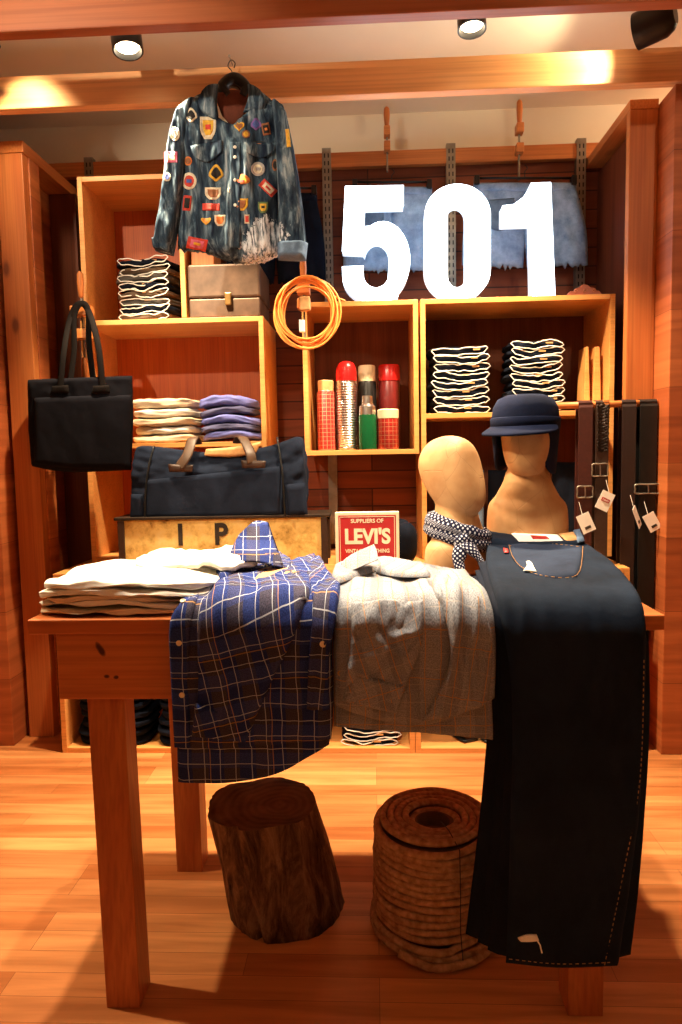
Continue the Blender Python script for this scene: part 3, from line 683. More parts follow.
# ------------------------------------------------------------------ piles of folded clothes
def fold_mesh(w, d, h, seed, sag=.01, e=.5, n=16, front=0.0):
    """one folded garment: soft slab, origin at its base centre, wavy top and fold edge in front"""
    def fn(q, a, b, g):
        q.z += h/2+sag*(nz(a*1.3+seed, b*1.3, .5))*.8*(1 if g > -.5 else 1)
        q.x *= 1+.05*nz(b*2, g*2, seed); q.y += .012*nz(a*2.2+seed, g, 3)*(-1 if b < 0 else 1)
        q.z += .12*h*nz(a*4+seed, b*3, g*2)
        q.x += .01*nz(seed*2.1, 1, 1); return q
    mb = MB(); softbox(mb, (0, 0, 0), w, d, h, e, n, fn); return mb
def pile(x, y, z, items, w, d, name, mats, labels, cat, group, rz=0, edges=None, sag=.006, squash=1.0, wave=0.0):
    """one thing per folded garment, stacked upward"""
    for k, h in enumerate(items):
        ox, oy = x+random.uniform(-.008, .008), y+random.uniform(-.006, .006)
        t = thing(name, labels[min(k, len(labels)-1)], cat, (ox, oy, z), group)
        sd = k*3.7+x*10
        mb = fold_mesh(w*random.uniform(.95, 1.02), d, h*1.02, sd, sag)
        for i, p in enumerate(mb.v):
            p.z += wave*math.cos(p.x/w*PI*1.0+.3*math.sin(sd))
            p.x, p.y = p.x*math.cos(rz)-p.y*math.sin(rz), p.x*math.sin(rz)+p.y*math.cos(rz)
            mb.v[i] = p+Vector((ox, oy, z))
        mb.build('folded_cloth', mats[k % len(mats)], t, smooth=True)
        if edges:
            # pale selvedge line looping round the fold as seen from the front
            pts = []; W = w*.47; hh = h*.36; m = 30
            lw = lambda s: .017*nz(s*1.5+sd, sd*1.3)+.007*nz(s*4+sd*2, 1.1)-.007*(1-s*s)+.003
            for i in range(m+1):
                s = i/m*2-1; pts.append((W*s, h*.5+hh*math.sqrt(max(0, 1-s**8))+lw(s), 0))
            for i in range(m, -1, -1):
                s = i/m*2-1
                if -.9 < s < random.choice((.93, .93)): pts.append((W*s, h*.5-hh+lw(s)*.85, 0))
            ps = [Vector((ox+a*math.cos(rz), oy-d/2-.004+a*math.sin(rz)+.006*nz(a*20, sd), z+b_+wave*math.cos(a/w*PI))) for a, b_, _ in pts]
            MB().tube(ps, .0026, 5, closed=True).build('selvedge_edge', edges, t, True)
            mb = MB()
            qx = W*random.uniform(-.1, .5)
            mb.box(ox+qx, ox+qx+.03, oy-d/2-.006, oy-d/2+.01, z+h*.45, z+h*.62)
            mb.build('leather_patch', M['leather_tan'], t)
        z += h*squash
    return z
def ordl(n, s):
    o = ['bottom', 'second from the bottom', 'third from the bottom', 'fourth from the bottom', 'fifth from the bottom', 'sixth from the bottom', 'seventh from the bottom', 'eighth from the bottom', 'ninth from the bottom'][:n]
    o[-1] = 'topmost'; return [s.format(k) for k in o]
# white tees on the table
x0 = -.57
def tee(k, n, z, h, cx, w, d, lab, rz, mat='white_cotton'):
    t = thing('folded_tee', lab, 'shirt', (cx, 1.72, z), 'white folded tops on the left end of the table')
    mb = MB()
    def fn(q, a, b, g):
        q.z += h/2+.014*math.cos(a*1.5+.25)*(1 if k else .35)+.007*nz(a*3+k, b*3, g)+.003*nz(a*8+k, b*7, g)
        q.z += .006*nz(a*1.4+k*2, b*1.2, 2)*(k > 0)
        q.y += .01*nz(a*2+k, g, 1); q.x *= 1+.03*nz(k, b*2, 1); return q
    softbox(mb, (cx, 1.72, z), w, d, h, .45, 20, fn, rz); mb.build('folded_cloth', M[mat], t, smooth=True)
    mb = MB(); c_, s_ = math.cos(rz), math.sin(rz)
    return t
z = TZ+.001
for k, (h, cx, w, d) in enumerate([(.011, -.59, .43, .36), (.013, -.60, .41, .35), (.011, -.585, .41, .35), (.018, -.595, .42, .36), (.022, -.59, .41, .35)]):
    tee(k, 5, z, h, cx, w, d, ordl(5, 'white folded cotton top on the table, {} of its pile')[k], [.03, -.02, .04, .0, .06][k], 'cream_cotton' if k in (0, 2) else 'white_cotton'); z += h*.93
ztee = z
t = thing('folded_tee', 'crumpled white top heaped loosely at the back of the white pile beside the checked shirt', 'shirt', (-.46, 1.84, ztee))
mb = MB(); softbox(mb, (-.47, 1.84, ztee+.006), .33, .26, .026, .6, 22, lambda q, a, b, g: Vector((q.x*(1+.08*nz(b*2, g, 4)), q.y, q.z*(1+.3*nz(a*2, b*2, 9))+.02*nz(a*2.5, b*2.5, 7)+.008*nz(a*7, b*6, 2)+.008)), .1)
mb.build('folded_cloth', M['white_cotton'], t, smooth=True)

ej = M['selvedge']
g1 = 'folded jeans in the upper left box'; g2 = 'folded jeans in the left pile of the right box'; g3 = 'folded jeans in the right pile of the right box'
pile(-1.015, YU+.17, 1.879, [.036]*8, .27, .27, 'folded_jeans', [fabric('brown_grey_denim', (.16, .1, .06), (.04, .03, .025)), M['denim_dark'], fabric('grey_denim', (.1, .09, .08), (.03, .03, .03))], ordl(8, 'pale-edged folded jeans in the upper left box, {} of the pile'), 'jeans', g1, edges=ej, squash=.96, wave=-.004, rz=-.22)
pile(.40, YU+.16, 1.433, [.038]*8, .265, .27, 'folded_jeans', [M['denim_dark']], ordl(8, 'folded dark jeans above the bare mannequin head, {} of the pile'), 'jeans', g2, edges=ej, squash=.97, wave=-.005)
pile(.735, YU+.16, 1.433, [.036]*9, .245, .27, 'folded_jeans', [M['denim_dark']], ordl(9, 'folded dark jeans above the navy cap, {} of the pile'), 'jeans', g3, edges=ej, squash=.97, wave=-.005)
pile(-.955, YU+.15, 1.326, [.040, .038, .04, .042, .046], .30, .27, 'folded_shirt', [M['cream_cotton'], M['white_cotton']], ordl(5, 'cream folded knit beside the black tote, {} of its pile'), 'shirt', 'cream folded tops on the middle shelf', wave=-.004, rz=-.12)
pile(-.652, YU+.14, 1.326, [.036, .034, .038, .036, .05], .28, .26, 'folded_shirt', [M['purple_cotton'], fabric('slate_violet_cotton', (.12, .12, .22), (.07, .07, .15))], ordl(5, 'violet blue folded top behind the duffel bag, {} of its pile'), 'shirt', 'violet folded tops on the middle shelf', wave=.018, rz=.08)
# lower cabinets: jeans near the floor
pile(-1.14, 2.98, .023, [.038]*9, .32, .27, 'folded_jeans', [M['denim_dark']], ordl(6, 'black folded jeans low in the left cabinet corner, {} of the pile'), 'jeans', 'black folded jeans low in the left cabinet corner', edges=None, wave=-.006)
pile(-.79, 2.98, .023, [.038]*9, .32, .27, 'folded_jeans', [M['denim_dark']], ordl(6, 'black folded jeans low between the left table legs, {} of the pile'), 'jeans', 'black folded jeans in the second low pile', edges=None, wave=-.006)
pile(-.02, 2.98, .023, [.03]*4, .26, .25, 'folded_jeans', [M['denim_dark']], ordl(4, 'pale-edged dark jeans low below the grey shirt, {} of the pile'), 'jeans', 'dark folded jeans low under the grey shirt', edges=ej, wave=-.005)
# boots low at the right
for k, (x, y, rz) in enumerate(((.36, 2.98, .5), (.48, 2.98, .2))):
    t = thing('ankle_boot', ['brown leather boot lying low behind the grey shirt hem, left of the pair', 'brown leather boot lying low behind the hanging jeans, right of the pair'][k], 'boot', (x, y, .023), 'brown boots in the low cabinet')
    def T(p): return Vector((x+p[0]*math.cos(rz)-p[1]*math.sin(rz), y+p[0]*math.sin(rz)+p[1]*math.cos(rz), .023+p[2]))
    prof = [(-.1, .02, .035, .05), (-.08, .03, .042, .065), (-.03, .035, .042, .08), (.02, .045, .038, .1), (.05, .075, .035, .15), (.09, .075, .035, .15), (.11, .06, .03, .12)]
    MB().loft([[T((s[2]*math.cos(a), s[0], .012+s[3]*.5+s[3]*.5*math.sin(a))) for a in [2*PI*i/16 for i in range(16)]] for s in prof]).build('upper', M['leather_red'], t, True)
    MB().loft([[T((1.05*s[2]*math.cos(a), s[0]*1.03, .007+.007*math.sin(a))) for a in [2*PI*i/12 for i in range(12)]] for s in prof]).build('sole', M['black'], t, True)
    MB().lathe([(.035, 0), (.037, .06), (.033, .062), (.03, .01)], T((0, .075, .13)), 16).build('collar', M['leather_red'], t, True)
from mathutils.bvhtree import BVHTree
# ------------------------------------------------------------------ puffed cloth standing in a vertical plane
def puff(name, pts, Y0, depth, mat, parent, wr=.006, seed=0, nu=30, nv=40, fx=14, fz=5, edge=.25, back=.4, ret=None, rag=0.0, uvs=1.0, wfn=None):
    f = coons(*pts); mb = MB()
    def e_(u, v, ev=True):
        q = min(u, 1-u)/edge; q = 1 if q >= 1 else math.sqrt(max(0, 1-(1-q)**2))
        w = min(v, 1-v)/(edge*.35); w = 1 if w >= 1 else math.sqrt(max(0, 1-(1-w)**2)); return q*(.3+.7*w)
    def q(u, v, s):
        a, b_ = f(u, v)
        if rag and v > .97: b_ += rag*nz(u*26+seed, seed)*3
        p = P(a, b_, Y0); e = e_(u, v)
        if s > 0:
            w = wr*(nz(p.x*fx+seed, p.z*fz, seed)+.5*nz(p.x*fx*2.3, p.z*fz*2.3+seed, 1)+.3*nz(p.x*fx*5, p.z*fz*5+seed, 1))
            if wfn: w += wfn(u, v)
            p.y -= depth*e+max(w, -depth*.6)*e
        else: p.y += depth*back*e+.003
        return p
    mb.grid(lambda u, v: q(u, v, 1), nu, nv, lambda u, v: (f(u, v)[0]*.004*uvs, f(u, v)[1]*.004*uvs)); k = len(mb.v); nf = len(mb.f)
    if ret is not None: ret.append(BVHTree.FromPolygons([tuple(p) for p in mb.v], mb.f))
    mb.grid(lambda u, v: q(u, v, -1), nu, nv)
    I = lambda i, j: j*(nu+1)+i
    bd = [(i, 0) for i in range(nu)]+[(nu, j) for j in range(nv)]+[(i, nv) for i in range(nu, 0, -1)]+[(0, j) for j in range(nv, 0, -1)]
    for a, b_ in zip(bd, bd[1:]+bd[:1]): mb.f.append((I(*a), I(*b_), I(*b_)+k, I(*a)+k))
    return mb.build(name, mat, parent, smooth=True)
def onto(bvh, u, v, lift, Y0):
    d = ray(u, v).normalized(); h = bvh.ray_cast(CAM, d)
    return (h[0] if h[0] else P(u, v, Y0))-d*lift
def sewn(name, bvh, c, shape, w, h, rot, mat, parent, lift=.003, Y0=2.78, n=24):
    """a flat badge sewn on: its outline laid onto the cloth beneath, with a raised edge"""
    cx, cy = c; out = []
    for k in range(n):
        a = 2*PI*k/n
        if shape == 'disc': x, y = math.cos(a), math.sin(a)
        elif shape == 'box':
            m = max(abs(math.cos(a)), abs(math.sin(a))); x, y = math.cos(a)/m, math.sin(a)/m
        elif shape == 'shield':
            m = max(abs(math.cos(a)), abs(math.sin(a))); x, y = math.cos(a)/m, math.sin(a)/m
            if y > 0: x *= 1-.55*y*y
            y = y*.85 if y < .0 else y
        elif shape == 'arch':
            x, y = math.cos(a), math.sin(a)*(1 if math.sin(a) < 0 else .45)
        elif shape == 'heart':
            x, y = math.sin(a)**3, -(13*math.cos(a)-5*math.cos(2*a)-2*math.cos(3*a)-math.cos(4*a))/16
        elif shape == 'chevron': x, y = math.cos(a), math.sin(a)*.5+.45*abs(math.cos(a))*-1+.3
        else: x, y = math.cos(a)*(1+.12*math.sin(3*a)), math.sin(a)*(1+.15*math.cos(4*a))
        x, y = x*w/2, y*h/2; out.append((x*math.cos(rot)-y*math.sin(rot), x*math.sin(rot)+y*math.cos(rot)))
    mb = MB(); rings = []
    for s, l in ((.02, lift), (.5, lift), (.9, lift), (1, lift*.6), (1.02, -.002)):
        rings.append([onto(bvh, cx+x*s, cy+y*s, l, Y0) for x, y in out])
    mb.loft(rings, True, False); return mb.build(name, mat, parent, smooth=False)

# ------------------------------------------------------------------ patched denim jacket on its hanger
YJ = 2.74
def jacket_denim():
    m, nt, b = nodes('faded_patchwork_denim', .95, .1); v = coords(nt, scale=(16, 16, 3.2))
    n1 = N(nt, 'ShaderNodeTexNoise', i_Scale=2.2, i_Detail=7., i_Roughness=.62, i_Distortion=.5); L(nt, v, n1.inputs[0])
    c = ramp(nt, n1.outputs[0], [(.36, (.012, .02, .04)), (.5, (.04, .07, .105)), (.6, (.15, .22, .28)), (.72, (.45, .53, .56))])
    t = nt.nodes.new('ShaderNodeTexCoord'); s = N(nt, 'ShaderNodeSeparateXYZ'); L(nt, t.outputs['Object'], s.inputs[0])
    # bleach splashed along the lower front hem
    hz = mth(nt, 'MULTIPLY', mth(nt, 'SUBTRACT', 2.22, s.outputs[2]), 7)
    hx = mth(nt, 'SUBTRACT', 1, mth(nt, 'MULTIPLY', mth(nt, 'ABSOLUTE', mth(nt, 'SUBTRACT', s.outputs[0], -.385)), 6.5))
    n2 = N(nt, 'ShaderNodeTexNoise', i_Scale=34., i_Detail=7., i_Roughness=.7); L(nt, coords(nt), n2.inputs[0])
    f = mth(nt, 'MULTIPLY', mth(nt, 'MINIMUM', mth(nt, 'MAXIMUM', hz, 0), 1), mth(nt, 'MAXIMUM', hx, 0))
    f = mth(nt, 'GREATER_THAN', mth(nt, 'ADD', f, mth(nt, 'MULTIPLY', n2.outputs[0], .9)), .88)
    n4 = N(nt, 'ShaderNodeTexNoise', i_Scale=1.6, i_Detail=6., i_Roughness=.7); L(nt, coords(nt, scale=(60, 60, 9)), n4.inputs[0])
    f = mth(nt, 'MULTIPLY', f, ramp(nt, n4.outputs[0], [(.42, (0, 0, 0)), (.56, (1, 1, 1))]))
    c = mixc(nt, mth(nt, 'MULTIPLY', f, .95), c, (.78, .84, .9))
    L(nt, c, b.inputs['Base Color']); bump(nt, b, n2.outputs[0], .5, .004); return m
JD = jacket_denim()
hg = thing('coat_hanger', 'dark wooden hanger hooked on the ceiling beam, holding the patched jacket', 'hanger', P(232, 95, YJ+.03))
MB().tube(smoothpath([P(192, 118, YJ+.02), P(212, 100, YJ+.02), P(232, 84, YJ+.02), P(254, 98, YJ+.02), P(276, 116, YJ+.02)], 6), .014, 10).build('shoulder_bar', M['leather'], hg, True)
MB().tube(smoothpath([P(229, 97, YJ), P(222, 87, YJ), P(234, 78, YJ), P(246, 87, YJ), P(243, 97, YJ)], 6), .02, 10).build('neck_block', M['black'], hg, True)
MB().tube(smoothpath([P(232, 84, YJ+.02), P(232, 72, YJ+.02), P(228, 66, YJ+.03), P(231, 60, YJ+.04), P(235, 63, YJ+.06), P(234, 68, YJ+.062)], 5), .0022, 6).build('hook', M['black'], hg, True)
q = P(232, 63.5, 2.82); nl = thing('nail', 'small nail in the ceiling beam from which the jacket hanger hangs', 'nail', q)
MB().tube([q+Vector((0, -.05, 0)), q+Vector((0, .012, 0))], .0022, 8).build('shank', M['iron'], nl)
MB().tube([q+Vector((0, -.053, 0)), q+Vector((0, -.049, 0))], .005, 10).build('head', M['iron'], nl)
jk = thing('denim_jacket', 'faded blue denim jacket covered in badges and patches, hanging from the beam', 'jacket', P(235, 180, YJ))
bj = []
W1 = lambda u, v: .012*math.exp(-((u-.53)/.02)**2)*(v > .2)
puff('jacket_body', ([(203, 92), (212, 112), (234, 128), (252, 112), (262, 92)], [(178, 250), (205, 253), (232, 262), (258, 263), (281, 255)],
     [(203, 92), (190, 103), (178, 118), (178, 180), (178, 250)], [(262, 92), (274, 102), (285, 112), (281, 180), (281, 255)]), YJ, .06, JD, jk, wr=.03, seed=4, nu=70, nv=80, fx=12, fz=3, ret=bj, rag=1.3, wfn=W1)
bs1 = []
s_l = puff('sleeve', ([(196, 98), (188, 103), (180, 110)], [(175, 249), (164, 252), (154, 248)], [(196, 98), (190, 140), (184, 190), (175, 249)], [(180, 110), (170, 140), (163, 190), (154, 248)]), YJ-.02, .055, JD, jk, wr=.016, seed=14, nu=26, nv=60, fx=18, fz=7, ret=bs1)
bs2 = []
s_r = puff('sleeve', ([(272, 100), (279, 104), (286, 112)], [(279, 250), (292, 256), (307, 250)], [(272, 100), (276, 150), (278, 200), (279, 250)], [(286, 112), (294, 150), (302, 200), (307, 250)]), YJ-.02, .055, JD, jk, wr=.016, seed=24, nu=26, nv=60, fx=18, fz=7, ret=bs2)
puff('cuff', ([(153, 240), (176, 242)], [(155, 251), (174, 256)], [(153, 240), (155, 251)], [(176, 242), (174, 256)]), YJ-.01, .06, JD, s_l, seed=4, nu=14, nv=8)
puff('cuff', ([(277, 244), (308, 243)], [(278, 260), (306, 261)], [(277, 244), (278, 260)], [(308, 243), (306, 261)]), YJ-.02, .065, M['denim_mid'], s_r, seed=4, nu=14, nv=8)
puff('lining', ([(214, 94), (234, 90), (254, 94)], [(222, 116), (234, 126), (245, 114)], [(214, 94), (222, 116)], [(254, 94), (245, 114)]), YJ-.005, .01, fabric('maroon_lining', (.16, .05, .03), (.06, .015, .01)), jk, nu=14, nv=14)
b = []
puff('collar', ([(218, 84), (209, 86), (201, 95)], [(219, 122), (210, 118), (201, 112)], [(218, 84), (217, 102), (219, 122)], [(201, 95), (198, 104), (201, 112)]), YJ-.045, .018, JD, jk, wr=.004, seed=31, nu=14, nv=18)
puff('collar', ([(247, 84), (254, 86), (262, 92)], [(243, 112), (256, 112), (263, 112)], [(247, 84), (248, 98), (243, 112)], [(262, 92), (266, 102), (263, 112)]), YJ-.045, .018, JD, jk, wr=.004, seed=33, nu=14, nv=18)
for q in (([(190, 146), (222, 140)], [(194, 156), (207, 162), (222, 152)], 'l'), ([(244, 142), (276, 143)], [(246, 152), (262, 158), (275, 150)], 'r')):
    f = coons(q[0], q[1], [q[0][0], q[1][0]], [q[0][1], q[1][-1]]); mb = MB()
    mb.grid(lambda u, v: onto(bj[0], *f(u, v), .008*min(1, v*3+.3), YJ-.06), 16, 8); mb.build('pocket_flap', JD, jk, True, solid=.003)
mb = MB()
for x0, x1, y0, y1 in ((230, 240, 142, 248),):
    mb.grid(lambda u, v: onto(bj[0], lerp(x0, x1, u), lerp(y0, y1, v), .005, YJ-.06), 4, 50)
mb.build('button_placket', JD, jk, True, solid=.003)
for v in (147, 157, 180, 205): sewn('snap_button', bj[0], (235, v), 'disc', 3.4, 3.4, 0, M['selvedge'], jk, .012, n=12)
PC = {k: plain('badge_'+k, c, .85, var=.2, scale=90, bmp=.3) for k, c in dict(cream=(.72, .66, .5), yellow=(.75, .45, .05), red=(.6, .06, .04), orange=(.7, .22, .05), black=(.02, .02, .02), blue=(.07, .12, .4), green=(.12, .2, .08), brown=(.3, .12, .05), grey=(.4, .38, .36), violet=(.2, .1, .35), pink=(.65, .15, .25)).items()}
for c, sh, w, h, rot, mats in [
    ((191, 115), 'blob', 12, 13, 0, ('cream', 'black')), ((208, 127), 'shield', 16, 24, 0, ('cream', 'yellow', 'red')), ((200, 151), 'heart', 15, 14, 0, ('cream', 'yellow')),
    ((188, 161), 'disc', 8, 9, 0, ('orange', 'brown')), ((189, 181), 'disc', 15, 17, 0, ('cream', 'red', 'blue')), ((187, 203), 'box', 8, 15, .1, ('red', 'black')),
    ((216, 173), 'blob', 14, 15, 0, ('yellow', 'black')), ((213, 193), 'shield', 16, 13, 0, ('cream', 'brown')), ((211, 207), 'box', 17, 7, .02, ('red', 'red')),
    ((206, 220), 'chevron', 10, 12, 0, ('yellow', 'orange')), ((220, 220), 'shield', 11, 12, 0, ('cream', 'orange')), ((197, 244), 'box', 20, 12, .2, ('red', 'pink', 'yellow')),
    ((239, 126), 'heart', 11, 11, 0, ('yellow', 'brown')), ((246, 134), 'disc', 8, 8, 0, ('brown', 'yellow')), ((256, 124), 'blob', 10, 11, 0, ('violet', 'blue')), ((266, 129), 'box', 8, 12, -.2, ('brown', 'black', 'orange')),
    ((258, 147), 'arch', 25, 12, 0, ('black', 'brown')), ((258, 169), 'disc', 14, 14, 0, ('grey', 'cream', 'grey')), ((241, 181), 'arch', 18, 14, 0, ('orange', 'yellow', 'red')), ((268, 188), 'box', 18, 9, .75, ('red', 'cream', 'red')),
    ((240, 204), 'shield', 16, 13, 0, ('yellow', 'brown')), ((263, 207), 'shield', 10, 12, 0, ('green', 'yellow', 'black')), ((275, 165), 'disc', 6, 12, 0, ('brown', 'black')), ((247, 219), 'box', 5, 9, 0, ('cream', 'red')), ((230, 190), 'disc', 5, 5, 0, ('cream', 'grey'))]:
    o = sewn('badge', bj[0], c, sh, w, h, rot, PC[mats[0]], jk, .004)
    for i, mt in enumerate(mats[1:]):
        k = (.68, .36)[i]; sewn('badge_emblem', bj[0], c, sh if i == 0 else 'box', w*k, h*k*(1 if i == 0 else .6), rot, PC[mt], o, .0065+.0025*i)
for c, sh, w, h, m_ in (((175, 134), 'disc', 10, 14, ('cream', 'grey')), ((171, 157), 'box', 13, 11, ('pink', 'cream')), ((167, 177), 'disc', 8, 9, ('cream', 'blue'))):
    o = sewn('badge', bs1[0], c, sh, w, h, 0, PC[m_[0]], s_l, .004); sewn('badge_emblem', bs1[0], c, sh, w*.6, h*.6, 0, PC[m_[1]], s_l, .0065)
sewn('badge', bs2[0], (288, 138), 'box', 4, 18, -.1, PC['yellow'], s_r, .004)

# ------------------------------------------------------------------ shorts hung on the boards
def shorts(label, x0, x1, yt, yb, Y, mat, seed, notch=.5, tilt=0):
    t = thing('denim_shorts', label, 'shorts', P((x0+x1)/2, yt, Y))
    cx = (x0+x1)/2; w = x1-x0; i0, i1 = x0+w*.1, x1-w*.1
    puff('shorts_leg', ([(i0, yt), (cx, yt+2)], [(x0, yb-3+tilt), (cx-2, yb)], [(i0, yt), (x0+2, (yt+yb)/2), (x0, yb-3+tilt)], [(cx, yt+2), (cx, lerp(yt, yb, .6)), (cx-2, yb)]), Y, .02, mat, t, wr=.01, seed=seed, nu=24, nv=26, fx=14, fz=9, rag=2.5)
    puff('shorts_leg', ([(cx, yt+2), (i1, yt)], [(cx+2, yb), (x1, yb-3-tilt)], [(cx, yt+2), (cx, lerp(yt, yb, .6)), (cx+2, yb)], [(i1, yt), (x1-2, (yt+yb)/2), (x1, yb-3-tilt)]), Y-.002, .02, mat, t, wr=.01, seed=seed+9, nu=24, nv=26, fx=14, fz=9, rag=2.5)
    puff('waistband', ([(i0-1, yt-3), (i1+1, yt-3)], [(i0-1, yt+6), (i1+1, yt+6)], [(i0-1, yt-3), (i0-1, yt+6)], [(i1+1, yt-3), (i1+1, yt+6)]), Y-.008, .018, mat, t, seed=seed, nu=24, nv=6)
    puff('hip_pocket', ([(lerp(i0, cx, .25), yt+14), (lerp(i0, cx, .8), yt+12)], [(lerp(i0, cx, .22), yt+40), (lerp(i0, cx, .5), yt+45), (lerp(i0, cx, .78), yt+39)], [(lerp(i0, cx, .25), yt+14), (lerp(i0, cx, .22), yt+40)], [(lerp(i0, cx, .8), yt+12), (lerp(i0, cx, .78), yt+39)]), Y-.022, .006, M['denim_mid'], t, seed=seed, nu=12, nv=12)
    h = thing('clip_hanger', 'black clip hanger holding the shorts '+label.split('hanging ')[1], 'hanger', P(cx, yt-8, Y-.01))
    a, c = P(i0+2, yt-8, Y-.01), P(i1-2, yt-8, Y-.01)
    MB().tube([a, c], .006, 8).build('bar', M['black'], h, True)
    for q in (a, c): MB().box(q.x-.012, q.x+.012, q.y-.02, q.y+.02, q.z-.035, q.z+.008).build('clip', M['black'], h, bevel=.003)
    q = (a+c)/2; MB().tube(smoothpath([q, q+Vector((0, 0, .03)), q+Vector((.012, 0, .045)), q+Vector((0, 0, .06))], 4), .002, 6).build('hook', M['black'], h)
shorts('light blue cut-off denim shorts, hanging behind the glowing numeral five', 343, 441, 190, 272, YB-.1, M['denim_light'], 3)
shorts('light blue wide cut-off denim shorts, hanging behind the glowing numeral one', 462, 588, 186, 268, YB-.1, M['denim_light'], 13)
shorts('dark denim shorts with a frayed edge, hanging behind the patched jacket', 226, 326, 196, 284, YB-.12, M['denim_dark'], 23)

# ------------------------------------------------------------------ wooden hand clamps
def clamp(label, u, v0, v1, Y, jaws, rot=0, jw=.05, below=0):
    a = P(u, v0, Y); c = P(u, v1, Y); H = a.z-c.z; x = (a.x+c.x)/2; y = a.y
    t = thing('hand_clamp', label, 'clamp', (x, y, c.z))
    MB().box(x-.004, x+.004, y-.008, y+.008, c.z, a.z-H*.2).build('bar', M['iron'], t, bevel=.001)
    hh = H*.3; z0 = a.z-hh
    MB().lathe([(.006, 0), (.011, hh*.08), (.013, hh*.3), (.015, hh*.6), (.013, hh*.9), (.006, hh)], (x, y-.01, z0), 16).build('handle', M['pine_z'], t, 2)
    MB().lathe([(.004, -.03), (.004, .0)], (x, y-.01, z0), 10).build('screw', M['steel'], t, 2)
    for vz in jaws:
        z = P(u, vz, Y).z
        MB().box(x-jw*.5, x+jw*.5, y-.035, y+.02, z-.022, z+.022).build('jaw', M['pine_x'], t, bevel=.004)
    if below:
        MB().lathe([(.006, 0), (.013, .02), (.015, .07), (.012, .1), (.006, .11)], (x, y-.01, c.z-.1), 16).build('handle', M['pine_z'], t, 2)
    return t
clamp('wooden hand clamp at the top rail, above the glowing numeral five', 387, 108, 172, YB-.08, (133, 148), jw=.03)
clamp('wooden hand clamp at the top rail nearest the right, by the numeral one', 519, 101, 180, YB-.08, (130, 150), jw=.035)
clamp('wooden hand clamp on the left shelf box, holding the black tote', 83, 272, 360, 3.06, (312, 335), jw=.09, below=1)
clamp('wooden hand clamp on the flask box, with the orange cord coil hung on it', 304, 258, 340, 3.06, (290, 305), jw=.055)

# ------------------------------------------------------------------ black tote
YT = 2.93
t = thing('tote_bag', 'large black canvas tote bag hanging by its handles at the left', 'bag', P(80, 470, YT))
puff('bag_body', ([(28, 380), (80, 378), (132, 376)], [(32, 466), (70, 472), (131, 470)], [(28, 380), (29, 420), (32, 466)], [(132, 376), (133, 420), (131, 470)]), YT, .045, M['canvas_black'], t, wr=.01, seed=3, nu=44, nv=40, fx=9, fz=9, edge=.12, back=.9)
puff('front_pocket', ([(34, 398), (80, 396), (131, 395)], [(34, 464), (80, 469), (130, 468)], [(34, 398), (34, 464)], [(131, 395), (130, 468)]), YT-.042, .012, M['canvas_black'], t, wr=.005, seed=5, nu=30, nv=24, edge=.05, back=.1)
for k, (a, c) in enumerate((((60, 392), (103, 391)), ((70, 384), (94, 384)))):
    Yk = YT-.05+k*.085
    pts = smoothpath([P(a[0], a[1], Yk), P(a[0]+4, 350, Yk+.02), P(70+k*4, 318, 3.0), P(78+k*2, 304, 3.0), P(88, 310, 3.0), P(c[0]-5, 345, Yk+.02), P(c[0], c[1], Yk)], 6)
    MB().tube(pts, .013, 8, flat=.25).build('carry_handle', M['strap_black'], t, True)
for x in (59, 100):
    puff('leather_tab', ([(x-7, 386), (x+9, 385)], [(x-9, 394), (x+10, 393)], [(x-7, 386), (x-9, 394)], [(x+9, 385), (x+10, 393)]), YT-.048, .01, M['strap_black'], t, nu=8, nv=5)

# ------------------------------------------------------------------ stencilled trunk and duffel
t = thing('stencilled_chest', 'weathered yellow trunk with black stencil letters I P B and a dark iron lid rim', 'trunk', (-.54, 2.96, ZC))
rz = .035; ca, sa = math.cos(rz), math.sin(rz); tl = P(118, 521, 2.865); trr = P(327, 516, 2.9); cx = (tl.x+trr.x)/2; cy = 2.88; W = trr.x-tl.x; ztop = (tl.z+trr.z)/2; D = .20
ax, ay, az = Vector((ca, sa, 0)), Vector((-sa, ca, 0)), Vector((0, 0, 1)); C0 = Vector((cx, cy, 0))
def tb(name, x, y, z, w, d, h, mat, par=None, bev=.002): return MB().obox(C0+ax*x+ay*y+az*z, ax, ay, az, w, d, h).build(name, mat, par or t, bevel=bev)
m, nt, b = nodes('weathered_yellow_paint', .6, .3)
n1 = N(nt, 'ShaderNodeTexNoise', i_Scale=13., i_Detail=9., i_Roughness=.7); L(nt, coords(nt), n1.inputs[0])
L(nt, ramp(nt, n1.outputs[0], [(.32, (.14, .06, .02)), (.4, (.6, .38, .1)), (.52, (.86, .62, .2)), (.75, (.88, .74, .36))]), b.inputs['Base Color']); bump(nt, b, n1.outputs[0], .4, .003)
TRK = m; hz = ztop-ZC
body = tb('chest_body', 0, D/2, (ZC+ztop)/2, W-.01, D, hz-.002, TRK)
tb('lid', 0, D/2, ztop+.006, W+.03, D+.02, .012, plain('dark_iron_rim', (.05, .035, .025), .5, .6))
for s in (-1, 1):
    tb('corner_strap', s*(W/2-.012), -.003, (ZC+ztop)/2, .028, .01, hz-.004, M['leather'], bev=.003)
tb('strap_end', W/2+.004, D*.5, (ZC+ztop)/2+.01, .012, .06, hz*.8, M['leather'])
for s, px in (('I', 181), ('P', 221), ('B', 262)):
    f = C0+ax*(P(px, 540, 2.88).x-cx)
    text('stencil_letter', s, M['ink'], t, .125, f.x, f.y-.0015, ztop-.07, .001, .004, .9, rz=rz)
t = thing('duffel_bag', 'dark navy canvas duffel bag with brown leather handles resting on the yellow trunk', 'bag', (cx, 2.98, ztop+.012))
